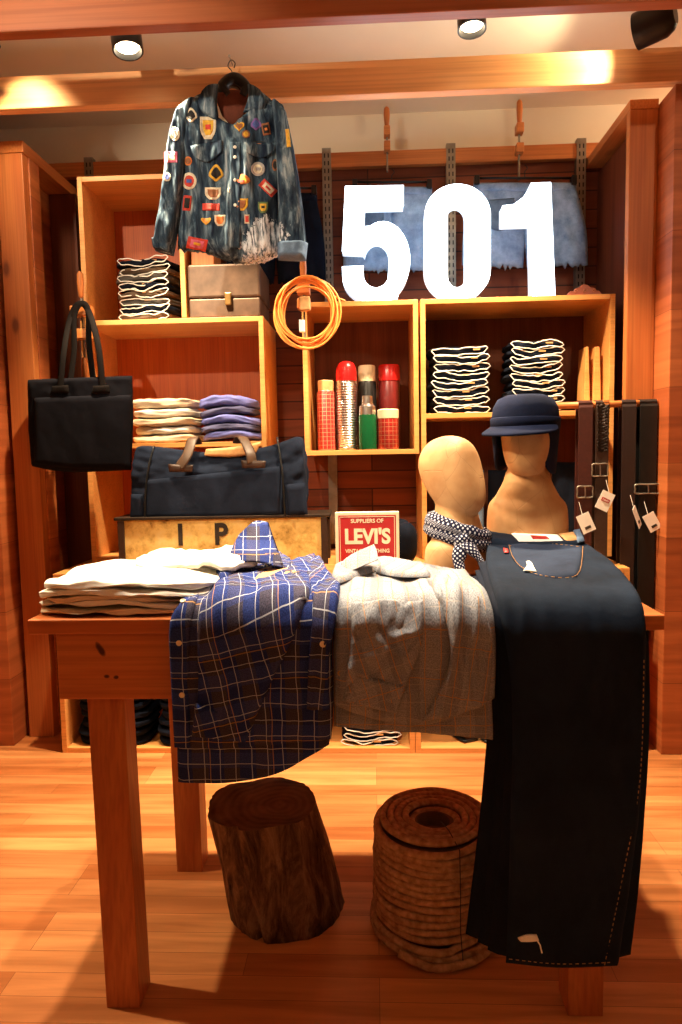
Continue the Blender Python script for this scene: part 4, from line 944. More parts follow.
bl, brr = P(130, 519, 2.9), P(308, 516, 2.92); Wb = brr.x-bl.x; cb = (bl.x+brr.x)/2; zb = ztop+.013
def dz_(a): # top line of the bag
    return .33*(1+0)*((.86+.1*abs(a)**3) if a < 0 else (.86+.22*a**4))
def fnb(q, a, b, g):
    H = dz_(a); q.z = (g+1)/2*H
    q.y *= (1-.45*max(0, g)**1.5) if abs(a) < 2 else 1
    q.x *= 1-.03*max(0, g)
    q.x += .01*nz(b*2, g*3, 4); q.y -= .012*nz(a*4, g*4, 2)+.008*nz(a*9, g*7, 2); q.z -= .02*math.exp(-((a+.0)/.5)**2)*max(0, g); return q
mb = MB(); softbox(mb, (cb, 2.975, zb), Wb*.98, .17, .33, .22, 34, fnb); mb.build('bag_body', M['canvas_navy'], t, True)
Yf = 2.885
puff('front_pocket', ([(146, 480), (215, 473), (282, 466)], [(145, 518), (215, 518), (284, 516)], [(146, 480), (145, 518)], [(282, 466), (284, 516)]), Yf+.01, .018, M['canvas_navy'], t, wr=.004, seed=51, nu=40, nv=16, edge=.03, back=.6)
puff('end_pocket', ([(131, 494), (144, 494)], [(130, 519), (144, 519)], [(131, 494), (130, 519)], [(144, 494), (144, 519)]), Yf+.01, .02, M['canvas_navy'], t, seed=51, nu=10, nv=10, back=.6)
puff('end_pocket', ([(285, 484), (305, 483)], [(286, 517), (308, 516)], [(285, 484), (286, 517)], [(305, 483), (308, 516)]), Yf+.01, .022, M['canvas_navy'], t, seed=52, nu=10, nv=10, back=.6)
MB().tube(smoothpath([P(154, 446, 2.93), P(148, 470, 2.89), P(145, 500, 2.875), P(145, 518, 2.875)], 5), .004, 6).build('piping', M['black'], t, True)
MB().tube(smoothpath([P(277, 437, 2.93), P(282, 470, 2.885), P(284, 500, 2.87), P(285, 517, 2.87)], 5), .004, 6).build('piping', M['black'], t, True)
for a, c, e, w in (((193, 438), (187, 455), (179, 467), 1), ((242, 437), (250, 452), (252, 463), -1)):
    st = MB().tube(smoothpath([P(a[0]+w*4, a[1]+6, 2.99), P(a[0], a[1], 2.93), P(c[0], c[1], 2.875), P(e[0], e[1], 2.872)], 5), .024, 8, flat=.15).build('leather_handle', plain('brown_bridle_leather', (.08, .045, .026), .5), t, True)
    puff('leather_tab', ([(e[0]-11, e[1]-3), (e[0]+14, e[1]-2)], [(e[0]-10, e[1]+5), (e[0]+13, e[1]+5)], [(e[0]-11, e[1]-3), (e[0]-10, e[1]+5)], [(e[0]+14, e[1]-2), (e[0]+13, e[1]+5)]), 2.875, .008, M['leather'], st, nu=8, nv=5)
puff('tan_lining', ([(206, 449), (232, 447), (261, 442)], [(204, 456), (236, 457), (256, 453)], [(206, 449), (204, 456)], [(261, 442), (256, 453)]), 2.915, .012, M['leather_tan'], t, nu=14, nv=6)
# ------------------------------------------------------------------ small enamel style sign
YS = 2.16
a, c = P(335, 513, YS), P(399, 511, YS); zt = (a.z+c.z)/2; w = c.x-a.x; cx = (a.x+c.x)/2; zb = TZ+.001; h = zt-zb
t = thing('brand_sign', 'small red and cream advertising sign propped behind the grey shirt collar', 'sign', (cx, YS, zb))
MB().box(a.x, c.x, YS, YS+.02, zb, zt).build('board', M['cream_paint'], t, bevel=.002)
MB().box(a.x+.010, c.x-.010, YS-.0012, YS+.002, zb+.016, zt-.010).build('red_field', M['red'], t)
mb = MB(); x0, x1, z0, z1, q = a.x+.014, c.x-.014, zb+.02, zt-.014, .0016
for bb in ((x0, x1, z0, z0+q), (x0, x1, z1-q, z1), (x0, x0+q, z0, z1), (x1-q, x1, z0, z1)): mb.box(bb[0], bb[1], YS-.0022, YS-.0008, bb[2], bb[3])
mb.build('cream_border', M['cream_paint'], t)
text('sign_lettering', 'SUPPLIERS OF', M['cream_paint'], t, .017, cx, YS-.0016, P(367, 521, YS).z, .0006, .0004, 1.0)
text('sign_lettering', 'LEVI\'S', M['cream_paint'], t, .064, cx, YS-.0016, P(367, 537, YS).z, .0006, .0026, .9)
text('sign_lettering', 'VINTAGE CLOTHING', M['cream_paint'], t, .0165, cx, YS-.0016, P(367, 551, YS).z, .0006, .0004, .88)

# ------------------------------------------------------------------ mannequin heads
def kraft_mat():
    m, nt, b = nodes('papered_mannequin_skin', .6, .3)
    n1 = N(nt, 'ShaderNodeTexNoise', i_Scale=16., i_Detail=6.); L(nt, coords(nt), n1.inputs[0])
    vo = N(nt, 'ShaderNodeTexVoronoi', feature='DISTANCE_TO_EDGE', i_Scale=11.); L(nt, coords(nt, scale=(1, 1, .7)), vo.inputs[0])
    c = ramp(nt, n1.outputs[0], [(.3, (.46, .23, .09)), (.7, (.62, .36, .16))])
    e = ramp(nt, vo.outputs['Distance'], [(.0, (1, 1, 1)), (.012, (0, 0, 0))])
    c = mixc(nt, mth(nt, 'MULTIPLY', e, .3), c, (.25, .11, .04)); L(nt, c, b.inputs['Base Color']); bump(nt, b, mth(nt, 'ADD', n1.outputs[0], mth(nt, 'MULTIPLY', e, -.6)), .35, .003); return m
KR = kraft_mat()
def bust(label, c, yaw, chin, hs, ws, tilt, neck, sh_w, sh_z, lean=0.0):
    """c: base centre; chin: chin height above base; hs, ws: head scale; neck: neck radius; sh_w/sh_z: shoulder half width/height"""
    base = Vector(c); t = thing('mannequin_bust', label, 'mannequin', base)
    rot = Matrix.Rotation(yaw, 3, 'Z'); n = 40
    R1 = [(0.0, 0, sh_w*.97, .078, 0), (.02, 0, sh_w, .085, 0), (sh_z*.55, 0, sh_w*1.02, .086, 0), (sh_z*.9, 0, sh_w*1.0, .08, 0), (sh_z, 0, sh_w*.93, .07, 0), (sh_z+.012, 0, sh_w*.8, .064, 0),
          (sh_z+.035, .002, neck*1.25, neck*1.05, 0), (lerp(sh_z+.035, chin, .5), .006, neck*1.0, neck, 0), (chin-.005, .012, neck*.97, neck*1.0, .0)]
    HR = [(.012, .004, .056, .068, .38), (.03, -.002, .066, .088, .34), (.055, -.003, .073, .1, .25), (.09, .0, .08, .106, .14), (.125, .006, .0845, .11, .05), (.16, .01, .085, .11, 0), (.19, .013, .079, .102, -.02), (.213, .015, .067, .087, -.03), (.232, .016, .05, .064, 0), (.243, .016, .03, .037, 0), (.247, .016, .004, .006, 0)]
    rings = []
    for z, yc, rx, ry, sl in R1: rings.append([base+rot@Vector((rx*math.cos(a), yc+ry*math.sin(a), z)) for a in [2*PI*k/n for k in range(n)]])
    tl = Matrix.Rotation(tilt, 3, 'X') @ Matrix.Rotation(lean, 3, 'Y')
    for z, yc, rx, ry, sl in HR:
        rg = []
        for k in range(n):
            a = 2*PI*k/n; x, y = rx*math.cos(a)*ws, ry*math.sin(a)
            y = max(y, -.088-.006*math.cos(x*20)) if .02 < z < .2 else y
            p = Vector((x, (yc+y)*ws, z*hs+sl*y*1.0)); rg.append(base+rot@(tl@p+Vector((0, 0, chin))))
        rings.append(rg)
    MB().loft(rings).build('bust', KR, t, True, sub=1); return t, rot, tl
B1 = P(450, 575, 2.06); B1 = Vector((P(459, 560, 2.06).x, 2.06, TZ+.001))
zc1 = P(470, 513, 2.02).z-TZ; top1 = P(452, 434, 2.06).z-TZ
bust('bare papered mannequin head without a cap, dotted scarf round its neck', B1, .75, zc1, (top1-zc1)/.247, 0.93, -.2, .066, .118, .095)
B2 = Vector((P(527, 530, 2.17).x, 2.17, TZ+.001))
zc2 = P(515, 472, 2.12).z-TZ; top2 = P(520, 398, 2.17).z-TZ
bust('papered mannequin head with a long neck wearing the navy cap', B2, -.25, zc2, (top2-zc2)/.247*1.0, .97, .02, .07, .122, P(500, 502, 2.17).z-TZ)
# dotted scarf
DM = dots_mat('navy_cotton_with_white_dots')
nk = Vector((B1.x, B1.y, 0))
t = thing('neck_scarf', 'navy scarf with white dots knotted round the bare mannequin neck', 'scarf', (nk.x, nk.y, P(440, 530, 2.0).z))
def band(r0, zs, rt, seed, fl=1.5):
    pts = []
    for k in range(30):
        a = 2*PI*k/30; pts.append(Vector((nk.x-.002+r0*1.04*math.cos(a), nk.y+r0*math.sin(a), zs-.03*math.cos(a-.3)-.012*(1-math.sin(a)) + .004*nz(k*.7, seed))))
    return pts
for k, (r0, zo, rt) in enumerate(((.078, P(445, 527, 1.98).z, .017), (.083, P(445, 535, 1.98).z, .015))):
    pts = band(r0, zo, rt, k*5); pts.append(pts[0].copy()); MB().tube(pts, [rt*(1+.15*nz(i*.9, k*3)) for i in range(len(pts))], 12, uv=True, flat=1.5).build('wrap', DM, t, True)
kp = P(463, 541, 1.95)
mb = MB(); softbox(mb, kp, .045, .04, .042, .9, 12, lambda q, a, b, g: q*(1+.15*nz(a*2, b*2, g*2)))
for i, p in enumerate(mb.v): mb.uv[i] = (p.x, p.z)
mb.build('knot', DM, t, True)
MB().tube(smoothpath([kp, P(470, 548, 1.93), P(477, 556, 1.92), P(485, 566, 1.91)], 5), [.012, .016, .02, .022, .024, .024, .024, .022, .02, .018, .016, .013, .012, .01, .008, .004], 12, uv=True, flat=.5).build('scarf_tail', DM, t, True)
MB().tube(smoothpath([kp, P(460, 552, 1.93), P(459, 564, 1.92), P(464, 576, 1.9)], 5), [.012, .016, .02, .022, .022, .022, .022, .022, .02, .018, .016, .016, .014, .012, .01, .006], 12, uv=True, flat=.5).build('scarf_tail', DM, t, True)
# navy cap with ear flaps
cc = Vector((B2.x-.004, B2.y, 0)); NV = fabric('navy_wool', (.008, .013, .04), (.003, .005, .015))
t = thing('ear_flap_cap', 'dark navy cap with short brim and ear flaps on the long-necked mannequin', 'hat', (cc.x, cc.y, P(520, 410, 2.17).z))
rot = Matrix.Rotation(-.6, 3, 'Z'); ct = P(523, 394, 2.17).z; c0 = P(520, 424, 2.17).z-.012; n = 40
def capring(z, rx, ry, sl=0): return [Vector((cc.x, cc.y+.012, z))+rot@Vector((rx*math.cos(a), ry*math.sin(a), sl*math.sin(a))) for a in [2*PI*k/n for k in range(n)]]
H = ct-c0
MB().loft([capring(c0, .098, .113), capring(c0+H*.3, .1, .114), capring(c0+H*.6, .096, .108), capring(c0+H*.85, .082, .093), capring(c0+H*.97, .055, .062), capring(ct, .01, .01)], True, True).build('crown', NV, t, True)
MB().loft([capring(c0-.004, .1005, .1155), capring(c0+.028, .102, .117), capring(c0+.03, .1, .114)], False, False).build('hat_band', NV, t, True, solid=.004)
def brimpt(u, v, s):
    a = lerp(PI*1.02, PI*1.98, u); r = .10+(.042*math.sin(PI*u)**.6)*v
    p = rot@Vector((r*1.02*math.cos(a), (r+.012)*math.sin(a), -.028*v*(math.sin(PI*u)**.5)-.0))
    return Vector((cc.x, cc.y+.012, c0+.004+s))+p
mb = MB(); mb.grid(lambda u, v: brimpt(u, v, .003), 30, 6); k = len(mb.v); mb.grid(lambda u, v: brimpt(u, v, -.003), 30, 6)
I = lambda i, j: j*31+i; bd = [(i, 0) for i in range(30)]+[(30, j) for j in range(6)]+[(i, 6) for i in range(30, 0, -1)]+[(0, j) for j in range(6, 0, -1)]
for p, q in zip(bd, bd[1:]+bd[:1]): mb.f.append((I(*p), I(*q), I(*q)+k, I(*p)+k))
mb.build('brim', NV, t, True)
for s, a0, a1, dl in ((1, -.75, .95, .15), (-1, PI-.85, PI+.85, .14)):
    def fp(u, v, r): 
        a = lerp(a0, a1, u); z = c0+.008-v*dl*(math.sin(PI*min(1, max(0, u)))**.5*.85+.15)
        return Vector((cc.x, cc.y+.012, z))+rot@Vector(((.098+r-.012*v)*math.cos(a), (.112+r-.01*v)*math.sin(a), 0))
    mb = MB(); mb.grid(lambda u, v: fp(u, v, .004), 20, 10); k = len(mb.v); mb.grid(lambda u, v: fp(u, v, -.004), 20, 10)
    I = lambda i, j: j*21+i; bd = [(i, 0) for i in range(20)]+[(20, j) for j in range(10)]+[(i, 10) for i in range(20, 0, -1)]+[(0, j) for j in range(10, 0, -1)]
    for p, q in zip(bd, bd[1:]+bd[:1]): mb.f.append((I(*p), I(*q), I(*q)+k, I(*p)+k))
    mb.build('ear_flap', NV, t, True)

# ------------------------------------------------------------------ vacuum flasks
ZF = 1.2775; grp = 'vacuum flasks in the square box'
def fx(u0, u1, Y): a, c = P(u0, 449, Y), P(u1, 449, Y); return (a.x+c.x)/2, (c.x-a.x)/2
def fz(v, Y, u=355): return P(u, v, Y).z-ZF
def flask(label, u0, u1, Y, parts):
    x, r = fx(u0, u1, Y); t = thing('vacuum_flask', label, 'flask', (x, Y, ZF), grp)
    for name, mat, prof in parts:
        MB().lathe([(r*k, z) for k, z in prof], (x, Y, ZF), 28).build(name, mat, t, 2)
GR = grid_mat('red_tartan_print', (.4, .018, .012), (.6, .34, .2)); STL = M['steel']
Y = 3.2
z1, z0 = fz(390, Y), fz(380, Y)
flask('tall slim red tartan flask with a tan cap, leftmost in the row', 318, 336, Y, [('flask_body', GR, [(.9, 0), (1, .004), (1, z1-.012), (.85, z1)]), ('cup', M['leather_tan'], [(.85, z1), (.88, z0-.004), (.8, z0)])])
z1, z0 = fz(381, Y), fz(361, Y)
rib = [(.92, 0), (1, .006)]
for k in range(26): zz = .01+(z1-.012)*k/26; rib += [(1.0+.03*math.sin(k*.12), zz), (.94+.03*math.sin(k*.12), zz+(z1-.012)/52)]
flask('tall ribbed silver flask with a red dome cup', 337, 358, Y, [('flask_body', STL, rib+[(.95, z1)]), ('cup', M['red_gloss'], [(.98, z1), (.98, z1+(z0-z1)*.45), (.9, lerp(z1, z0, .7)), (.7, lerp(z1, z0, .9)), (.35, z0-.001), (.02, z0)])])
Y = 3.32
z1, z0 = fz(382, Y), fz(366, Y)
flask('black flask with a beige cup standing behind the green one', 359, 377, Y, [('flask_body', M['black'], [(.95, 0), (1, .004), (1, z1-.008), (.9, z1)]), ('cup', M['cream_paint'], [(.95, z1), (.95, z0-.006), (.85, z0)])])
flask('dark red flask with a red cup standing behind the short tartan one', 379, 401, Y, [('flask_body', plain('dark_red_enamel', (.12, .01, .01), .3), [(.9, 0), (.95, .004), (.95, z1-.008), (.9, z1)]), ('cup', M['red_gloss'], [(.98, z1), (.98, z0-.008), (.88, z0), (.3, z0+.001)])])
Y = 3.165
z1, zn, z0 = fz(415, Y), fz(407, Y), fz(396, Y)
flask('small green flask with a silver neck', 359, 377, Y, [('flask_body', M['green_glass'], [(.9, 0), (1, .005), (1, z1-.01), (.95, z1)]), ('neck', STL, [(.95, z1), (.9, zn), (.62, zn+.012), (.58, z0-.002), (.5, z0)])])
z1, z0 = fz(419, Y), fz(410, Y)
flask('short red tartan flask with a cream cup, at the front right', 378, 399, Y, [('flask_body', GR, [(.92, 0), (.97, .004), (.97, z1)]), ('cup', M['cream_paint'], [(1.0, z1), (1.02, z0-.005), (.9, z0)])])

# ------------------------------------------------------------------ glowing numerals
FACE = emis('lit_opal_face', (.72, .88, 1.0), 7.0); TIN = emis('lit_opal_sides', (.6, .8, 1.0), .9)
def arc(cx, cy, rx, ry, a0, a1, n=14): return [(cx+rx*math.cos(R(lerp(a0, a1, k/n))), cy-ry*math.sin(R(lerp(a0, a1, k/n)))) for k in range(n+1)]
def numeral(lab, outer, inner=None):
    YN, D = 3.17, .085; c = P(sum(p[0] for p in outer)/len(outer), 296, YN)
    t = thing('light_up_numeral', lab, 'sign', (c.x, YN, 1.931), 'glowing numerals on the shelf boxes')
    zmin = min(P(u, v, YN).z for u, v in outer); dz = 1.9315-zmin
    W = lambda u, v, y: Vector((P(u, v, YN).x, y, P(u, v, YN).z+dz))
    def shell(y0, y1, name, mat, caps, inset=0):
        mb = MB(); n = len(outer)
        if not inner:
            mb.prism(outer, lambda u, v: W(u, v, y0), lambda u, v: W(u, v, y1))
        else:
            for pl, flip in ((outer, 0), (inner, 1)):
                k = len(mb.v); m_ = len(pl)
                mb.v += [W(u, v, y0) for u, v in pl]+[W(u, v, y1) for u, v in pl]
                mb.f += [(k+i, k+i+m_, k+(i+1) % m_+m_, k+(i+1) % m_) for i in range(m_)]
            for o_ in (0, n):
                for i in range(n): mb.f.append((i+o_, (i+1) % n+o_, 2*n+(i+1) % n+o_, 2*n+i+o_))
        return mb.build(name, mat, t)
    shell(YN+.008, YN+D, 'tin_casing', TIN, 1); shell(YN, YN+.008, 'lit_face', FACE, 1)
S = lambda pl: [(320+x/2.273, 130+y/2.273) for x, y in pl]
five = [(57, 122), (190, 120), (190, 166), (102, 168), (100, 214)]+arc(143, 290, 62, 88, 118, -60, 18)+arc(127, 330, 76, 57, -48, -180, 14)+[(50, 305), (98, 303)]+arc(127, 325, 28, 28, 190, 350, 10)+arc(129, 285, 28, 38, -10, 170, 12)+[(97, 272), (50, 270)]
numeral('glowing white numeral five on top of the flask box', S(five))
numeral('glowing white round numeral zero in the middle of the three glowing numerals', S(arc(313, 180, 75, 70, 0, 180, 20)+arc(313, 305, 75, 70, 180, 360, 20)), S(arc(311, 182, 21, 26, 0, 180, 20)+arc(311, 320, 21, 26, 180, 360, 20)))
numeral('glowing white numeral one, rightmost of the three glowing numerals', S([(480, 113), (525, 112), (535, 374), (483, 374), (480, 204), (415, 206), (415, 165), (440, 162), (462, 146), (473, 130)]))

# ------------------------------------------------------------------ orange cord coil
cc_ = P(307, 313, 3.0); t = thing('extension_cord', 'coil of orange extension cord hanging on a clamp beside the flask box', 'cord', cc_)
pts = []
for k in range(9*36+1):
    a = 2*PI*k/36+PI/2; l = k/36; rr = .118*(1+.14*math.sin(l*2.1+.5)+.05*nz(l*1.7, 2)+.05*math.sin(a*2+l))
    pts.append(cc_+Vector((rr*math.cos(a)*1.0+.006*math.sin(l*1.7), -.015+.012*nz(l*2.3, 9)+.01*math.sin(l*3), rr*1.12*math.sin(a)+.004*math.cos(l*5))))
pts += [P(330, 295, 3.02), P(345, 301, 3.05)]
MB().tube(pts, .0045, 7).build('coil', M['orange_cord'], t, True)
q = P(305, 304, 2.95); mb = MB().box(q.x-.022, q.x+.022, q.y-.02, q.y+.02, q.z-.028, q.z+.028); mb.build('plug', M['leather_tan'], t, bevel=.005)
q = P(302, 325, 2.95); MB().box(q.x-.012, q.x+.012, q.y-.01, q.y+.01, q.z-.03, q.z+.02).build('cable_tie', M['paper'], t, bevel=.003)

# ------------------------------------------------------------------ chest, block, ornament, boards
a, c = P(190, 317, 3.14), P(261, 317, 3.14); zt = P(225, 264, 3.14).z; zm = P(225, 298, 3.14).z; z0 = 1.8785
cm = plain('scuffed_grey_tin', (.14, .085, .055), .5, .3, var=.35, scale=14)
t = thing('storage_chest', 'small scuffed grey-brown chest with a latch under the patched jacket', 'chest', ((a.x+c.x)/2, 3.25, z0))
ax_, cx_ = max(a.x, -.81), c.x-.002
MB().box(ax_, cx_, 3.135, 3.42, z0, zm-.002).build('chest_body', cm, t, bevel=.006)
MB().box(ax_-.002, cx_+.003, 3.13, 3.425, zm, zt).build('lid', cm, t, bevel=.01)
q = P(228, 298, 3.125); MB().box(q.x-.014, q.x+.014, 3.118, 3.132, zm-.035, zm+.02).build('latch', M['brass'], t, bevel=.004)
a, c = P(188, 275, 3.16), P(214, 251, 3.16)
t = thing('wooden_block', 'small squared wooden block on the chest beside the patched jacket hem', 'block', ((a.x+c.x)/2, 3.2, zt))
MB().box(a.x+.02, c.x, 3.15, 3.3, zt+.001, zt+.10).build('block', M['pine_z'], t, bevel=.003)
q = P(584, 288, 3.16)
t = thing('carved_ornament', 'small carved reddish scroll ornament right of the glowing 1', 'ornament', (q.x, 3.16, 1.931))
pl = [(-.072, 0), (-.072, .012), (-.06, .022), (-.048, .02), (-.04, .034), (-.025, .036), (-.015, .046), (.0, .05), (.015, .046), (.025, .036), (.04, .034), (.048, .02), (.06, .022), (.072, .012), (.072, 0)]
MB().prism(pl, lambda x, z: Vector((q.x+x, 3.15, 1.931+z)), lambda x, z: Vector((q.x+x, 3.175, 1.931+z))).build('carving', plain('red_brown_carved_wood', (.35, .09, .05), .4), t, bevel=.003)
for s in (-1, 0, 1): MB().lathe([(.002, 0), (.011, .001), (.009, .005), (.002, .007)], (0, 0, 0), 14)
mb = MB()
for s in (-.04, 0, .04): mb.tube([Vector((q.x+s+.009*math.cos(k*.6)*(1-k/14), 3.149, 1.951+.009*math.sin(k*.6)*(1-k/14))) for k in range(13)], .002, 5)
mb.build('scroll_relief', plain('pale_relief', (.5, .2, .12), .5), t)
for u0, u1, lab in ((583, 590, 'narrow upright pine board in the right box, left of the two'), (592, 601, 'narrow upright pine board in the right box, right of the two')):
    a, c = P(u0, 405, 3.2), P(u1, 405, 3.2); zt_ = P(u0+2, 347, 3.2).z
    t = thing('pine_board', lab, 'board', (a.x, 3.2, 1.4325), 'narrow boards in the right box')
    MB().loft([[Vector((a.x, 3.19, 1.4325)), Vector((c.x-.002, 3.19, 1.4325)), Vector((c.x-.002, 3.3, 1.4325)), Vector((a.x, 3.3, 1.4325))],
               [Vector((a.x+.008, 3.19, zt_)), Vector((c.x-.012, 3.19, zt_)), Vector((c.x-.012, 3.3, zt_)), Vector((a.x+.008, 3.3, zt_))]]).build('board', M['box'], t, bevel=.002)

# ------------------------------------------------------------------ belts on a peg rail
YR = 2.93; a = P(546, 406, YR); zr = P(600, 405, YR).z
t = thing('belt_dowel', 'round pine rail at the right with leather belts hung over it', 'rail', (a.x, YR, zr))
MB().tube([Vector((a.x, YR, zr)), Vector((1.174, YR, zr+.004))], .014, 14).build('rod', M['pine_x'], t, True)
MB().box(.95, .975, YR-.02, 3.119, zr-.02, zr+.02).build('bracket', M['pine_y'], t, bevel=.003)
def belt(lab, u0, u1, v1, mat, buckle, tail=None, group=None, dy=0.0, vb=None, braided=0, v_end=None):
    x0, x1 = P(u0, 430, YR).x, P(u1, 430, YR).x; cx = (x0+x1)/2; w = (x1-x0)/2; zb = P(u0, v1, YR).z
    t = thing('leather_belt', lab, 'belt', (cx, YR, zr))
    pts = [Vector((cx, YR-.021, lerp(zb, zr-.01, k/24))) for k in range(25)]+[Vector((cx, YR-.02*math.cos(k*PI/6), zr+.02*math.sin(k*PI/6))) for k in range(1, 6)]+[Vector((cx, YR+.022, lerp(zr-.01, zb-.12, k/14))) for k in range(15)]
    mb = MB()
    mb.loft([[p+Vector((sx*w, sy*.003*(1 if i < 25 else -1), 0)) for sx, sy in ((-1, -1), (1, -1), (1, 1), (-1, 1))] for i, p in enumerate(pts)]); mb.build('strap', mat, t, bevel=.001)
    if braided:
        mb = MB(); zz = P(u0, braided, YR).z
        for s in range(4):
            for sg in (-1, 1): mb.tube([Vector((cx+sg*w*.85*math.sin(k*.5+s*PI/2), YR-.0265+.003*math.cos(k+s*PI), lerp(zz, zr, k/48))) for k in range(49)], .005, 5, flat=.6)
        mb.build('plaited_leather', mat, t, True)
    if buckle:
        bu, bv, bw, bh = buckle; q = P(bu, bv, YR-.03); fr = smoothpath([q+Vector((sx*bw, 0, sz*bh)) for sx, sz in ((-1, -1), (0, -1.03), (1, -1), (1.03, 0), (1, 1), (0, 1.03), (-1, 1), (-1.03, 0))], 3, True)
        bk = MB().tube(fr, .0035, 8, closed=True).build('buckle', M['iron'], t, True)
        MB().tube([q+Vector((0, 0, bh)), q+Vector((0, -.006, -bh*.9))], .0028, 6).build('prong', M['steel'], bk)
    return t
def price_tag(parent, u, v, w, h, rot, logo=False, yaw=0, Y=YR-.05):
    q = P(u, v, Y); ax = Vector((math.cos(rot), 0, math.sin(rot))); az = Vector((-math.sin(rot), 0, math.cos(rot))); ax = Matrix.Rotation(yaw, 3, 'Z')@ax; ay = az.cross(ax)
    tg = MB().obox(q, ax, ay, az, w, .002, h).build('price_tag', M['paper'], parent)
    d_ = ay if ay.y < 0 else -ay
    if logo: MB().obox(q+az*h*.05+d_*.0015, ax, ay, az, w*.62, .0012, h*.2).build('red_logo', M['red'], tg)
    else: MB().obox(q-az*h*.25+d_*.0015, ax, ay, az, w*.45, .0012, h*.14).build('barcode', M['ink'], tg)
    MB().tube([q+az*h*.48, q+az*h*.5+Vector((-.01, .012, .05))], .0012, 5).build('tag_string', M['paper'], tg)
    if logo:
        text('logo_lettering', 'Levi\'s', M['paper'], tg, h*.17, q.x+az.x*h*.05, q.y-.0036, q.z+h*.05*az.z, .0003, .0002, .9, ry=-rot)
b1 = belt('dark oxblood leather belt hanging at the left end of the rail', 577, 591, 580, M['leather_red'], (585, 492, .03, .022))
price_tag(b1, 586, 523, .055, .08, .42)
b2 = belt('braided brown leather belt hanging beside the oxblood one', 594, 607, 590, M['leather'], (600, 470, .03, .024), braided=452)
price_tag(b2, 605, 501, .055, .078, -.45, logo=True)
b3 = belt('dark brown leather belt hanging right of the shelf box edge, without a visible buckle', 620, 634, 625, plain('near_black_brown_leather', (.02, .008, .006), .5), None)
price_tag(b3, 637, 517, .045, .085, .35, yaw=1.0)
b4 = belt('wide black leather belt with a pewter buckle hanging nearest the right wall', 638, 655, 615, M['black'], (648, 489, .05, .018))
price_tag(b4, 652, 522, .05, .075, .5)

# ------------------------------------------------------------------ clothes in the dark lower openings
def hanging(lab, pts, Y, mat, name='hanging_jeans', cat='jeans', seed=0):
    t = thing(name, lab, cat, P(pts[0][0][0], pts[0][0][1], Y)); puff('cloth', pts, Y, .03, mat, t, wr=.01, seed=seed, nu=20, nv=40); return t
def rect(u0, u1, v0, v1): return ([(u0, v0), (u1, v0)], [(u0, v1), (u1, v1)], [(u0, v0), (u0, v1)], [(u1, v0), (u1, v1)])
hanging('worn blue jeans hanging between the two mannequin heads', rect(466, 484, 470, 575), 3.25, M['denim_mid'], seed=4)
hanging('black jeans hanging left of the worn blue jeans, behind the bare mannequin head', rect(434, 464, 470, 575), 3.25, M['denim_dark'], seed=14)
hanging('black jeans hanging behind the capped mannequin shoulder', rect(552, 590, 462, 575), 3.25, M['denim_dark'], seed=24)
hanging('black jeans hanging behind the capped mannequin neck', rect(488, 548, 470, 575), 3.27, M['denim_dark'], seed=34)
mb = MB(); q = P(394, 560, 3.0)
t = thing('black_sweater', 'crumpled black sweater heaped on the low cabinet behind the red sign', 'sweater', (.0, 2.98, ZC))
softbox(mb, (.02, 2.99, ZC+.085), .34, .24, .17, .7, 20, lambda q, a, b, g: Vector((q.x, q.y, q.z*(1+.35*a)+.02*nz(a*3, b*3, g))+Vector()) if False else Vector((q.x, q.y, q.z*(1+.25*a)*(1 if g > 0 else 1)+(.02*nz(a*3, b*3, g) if g > -.3 else 0)+(.02*a if g > 0 else 0))))
mb.build('cloth', M['denim_dark'], t, True)

# ------------------------------------------------------------------ log stump
def bark():
    m, nt, b = nodes('rough_bark', .9, .15); v = coords(nt, scale=(9, 9, 2.6))
    n1 = N(nt, 'ShaderNodeTexNoise', i_Scale=2.6, i_Detail=10., i_Roughness=.72, i_Distortion=.6); L(nt, v, n1.inputs[0])
    L(nt, ramp(nt, n1.outputs[0], [(.33, (.02, .009, .005)), (.46, (.14, .07, .035)), (.58, (.32, .17, .09)), (.75, (.46, .29, .17))]), b.inputs['Base Color']); bump(nt, b, n1.outputs[0], 1., .02); return m
def endgrain():
    m, nt, b = nodes('sawn_end_grain', .8, .2); n1 = N(nt, 'ShaderNodeTexNoise', i_Scale=14., i_Detail=8.); v = coords(nt); L(nt, v, n1.inputs[0])
    w = N(nt, 'ShaderNodeTexWave', wave_type='RINGS', rings_direction='Z', i_Scale=14., i_Distortion=2.5, i_Detail=3.)
    L(nt, coords(nt, loc=(.27, -1.84, 0)), w.inputs[0])
    c = mixc(nt, .35, ramp(nt, n1.outputs[0], [(.35, (.07, .035, .02)), (.7, (.24, .13, .075))]), ramp(nt, w.outputs[0], [(.2, (.06, .03, .018)), (.8, (.17, .09, .055))])); L(nt, c, b.inputs['Base Color']); bump(nt, b, n1.outputs[0], .5, .005); return m
YLg = 1.845; xb = P(288, 930, 1.845).x; xt = P(262, 795, YLg).x; zt = P(262, 803, YLg).z; r = .152
t = thing('log_stump', 'rough upright log stump with a long vertical crack, on the floor under the table', 'stump', (xb, YLg, 0))
nn = 96
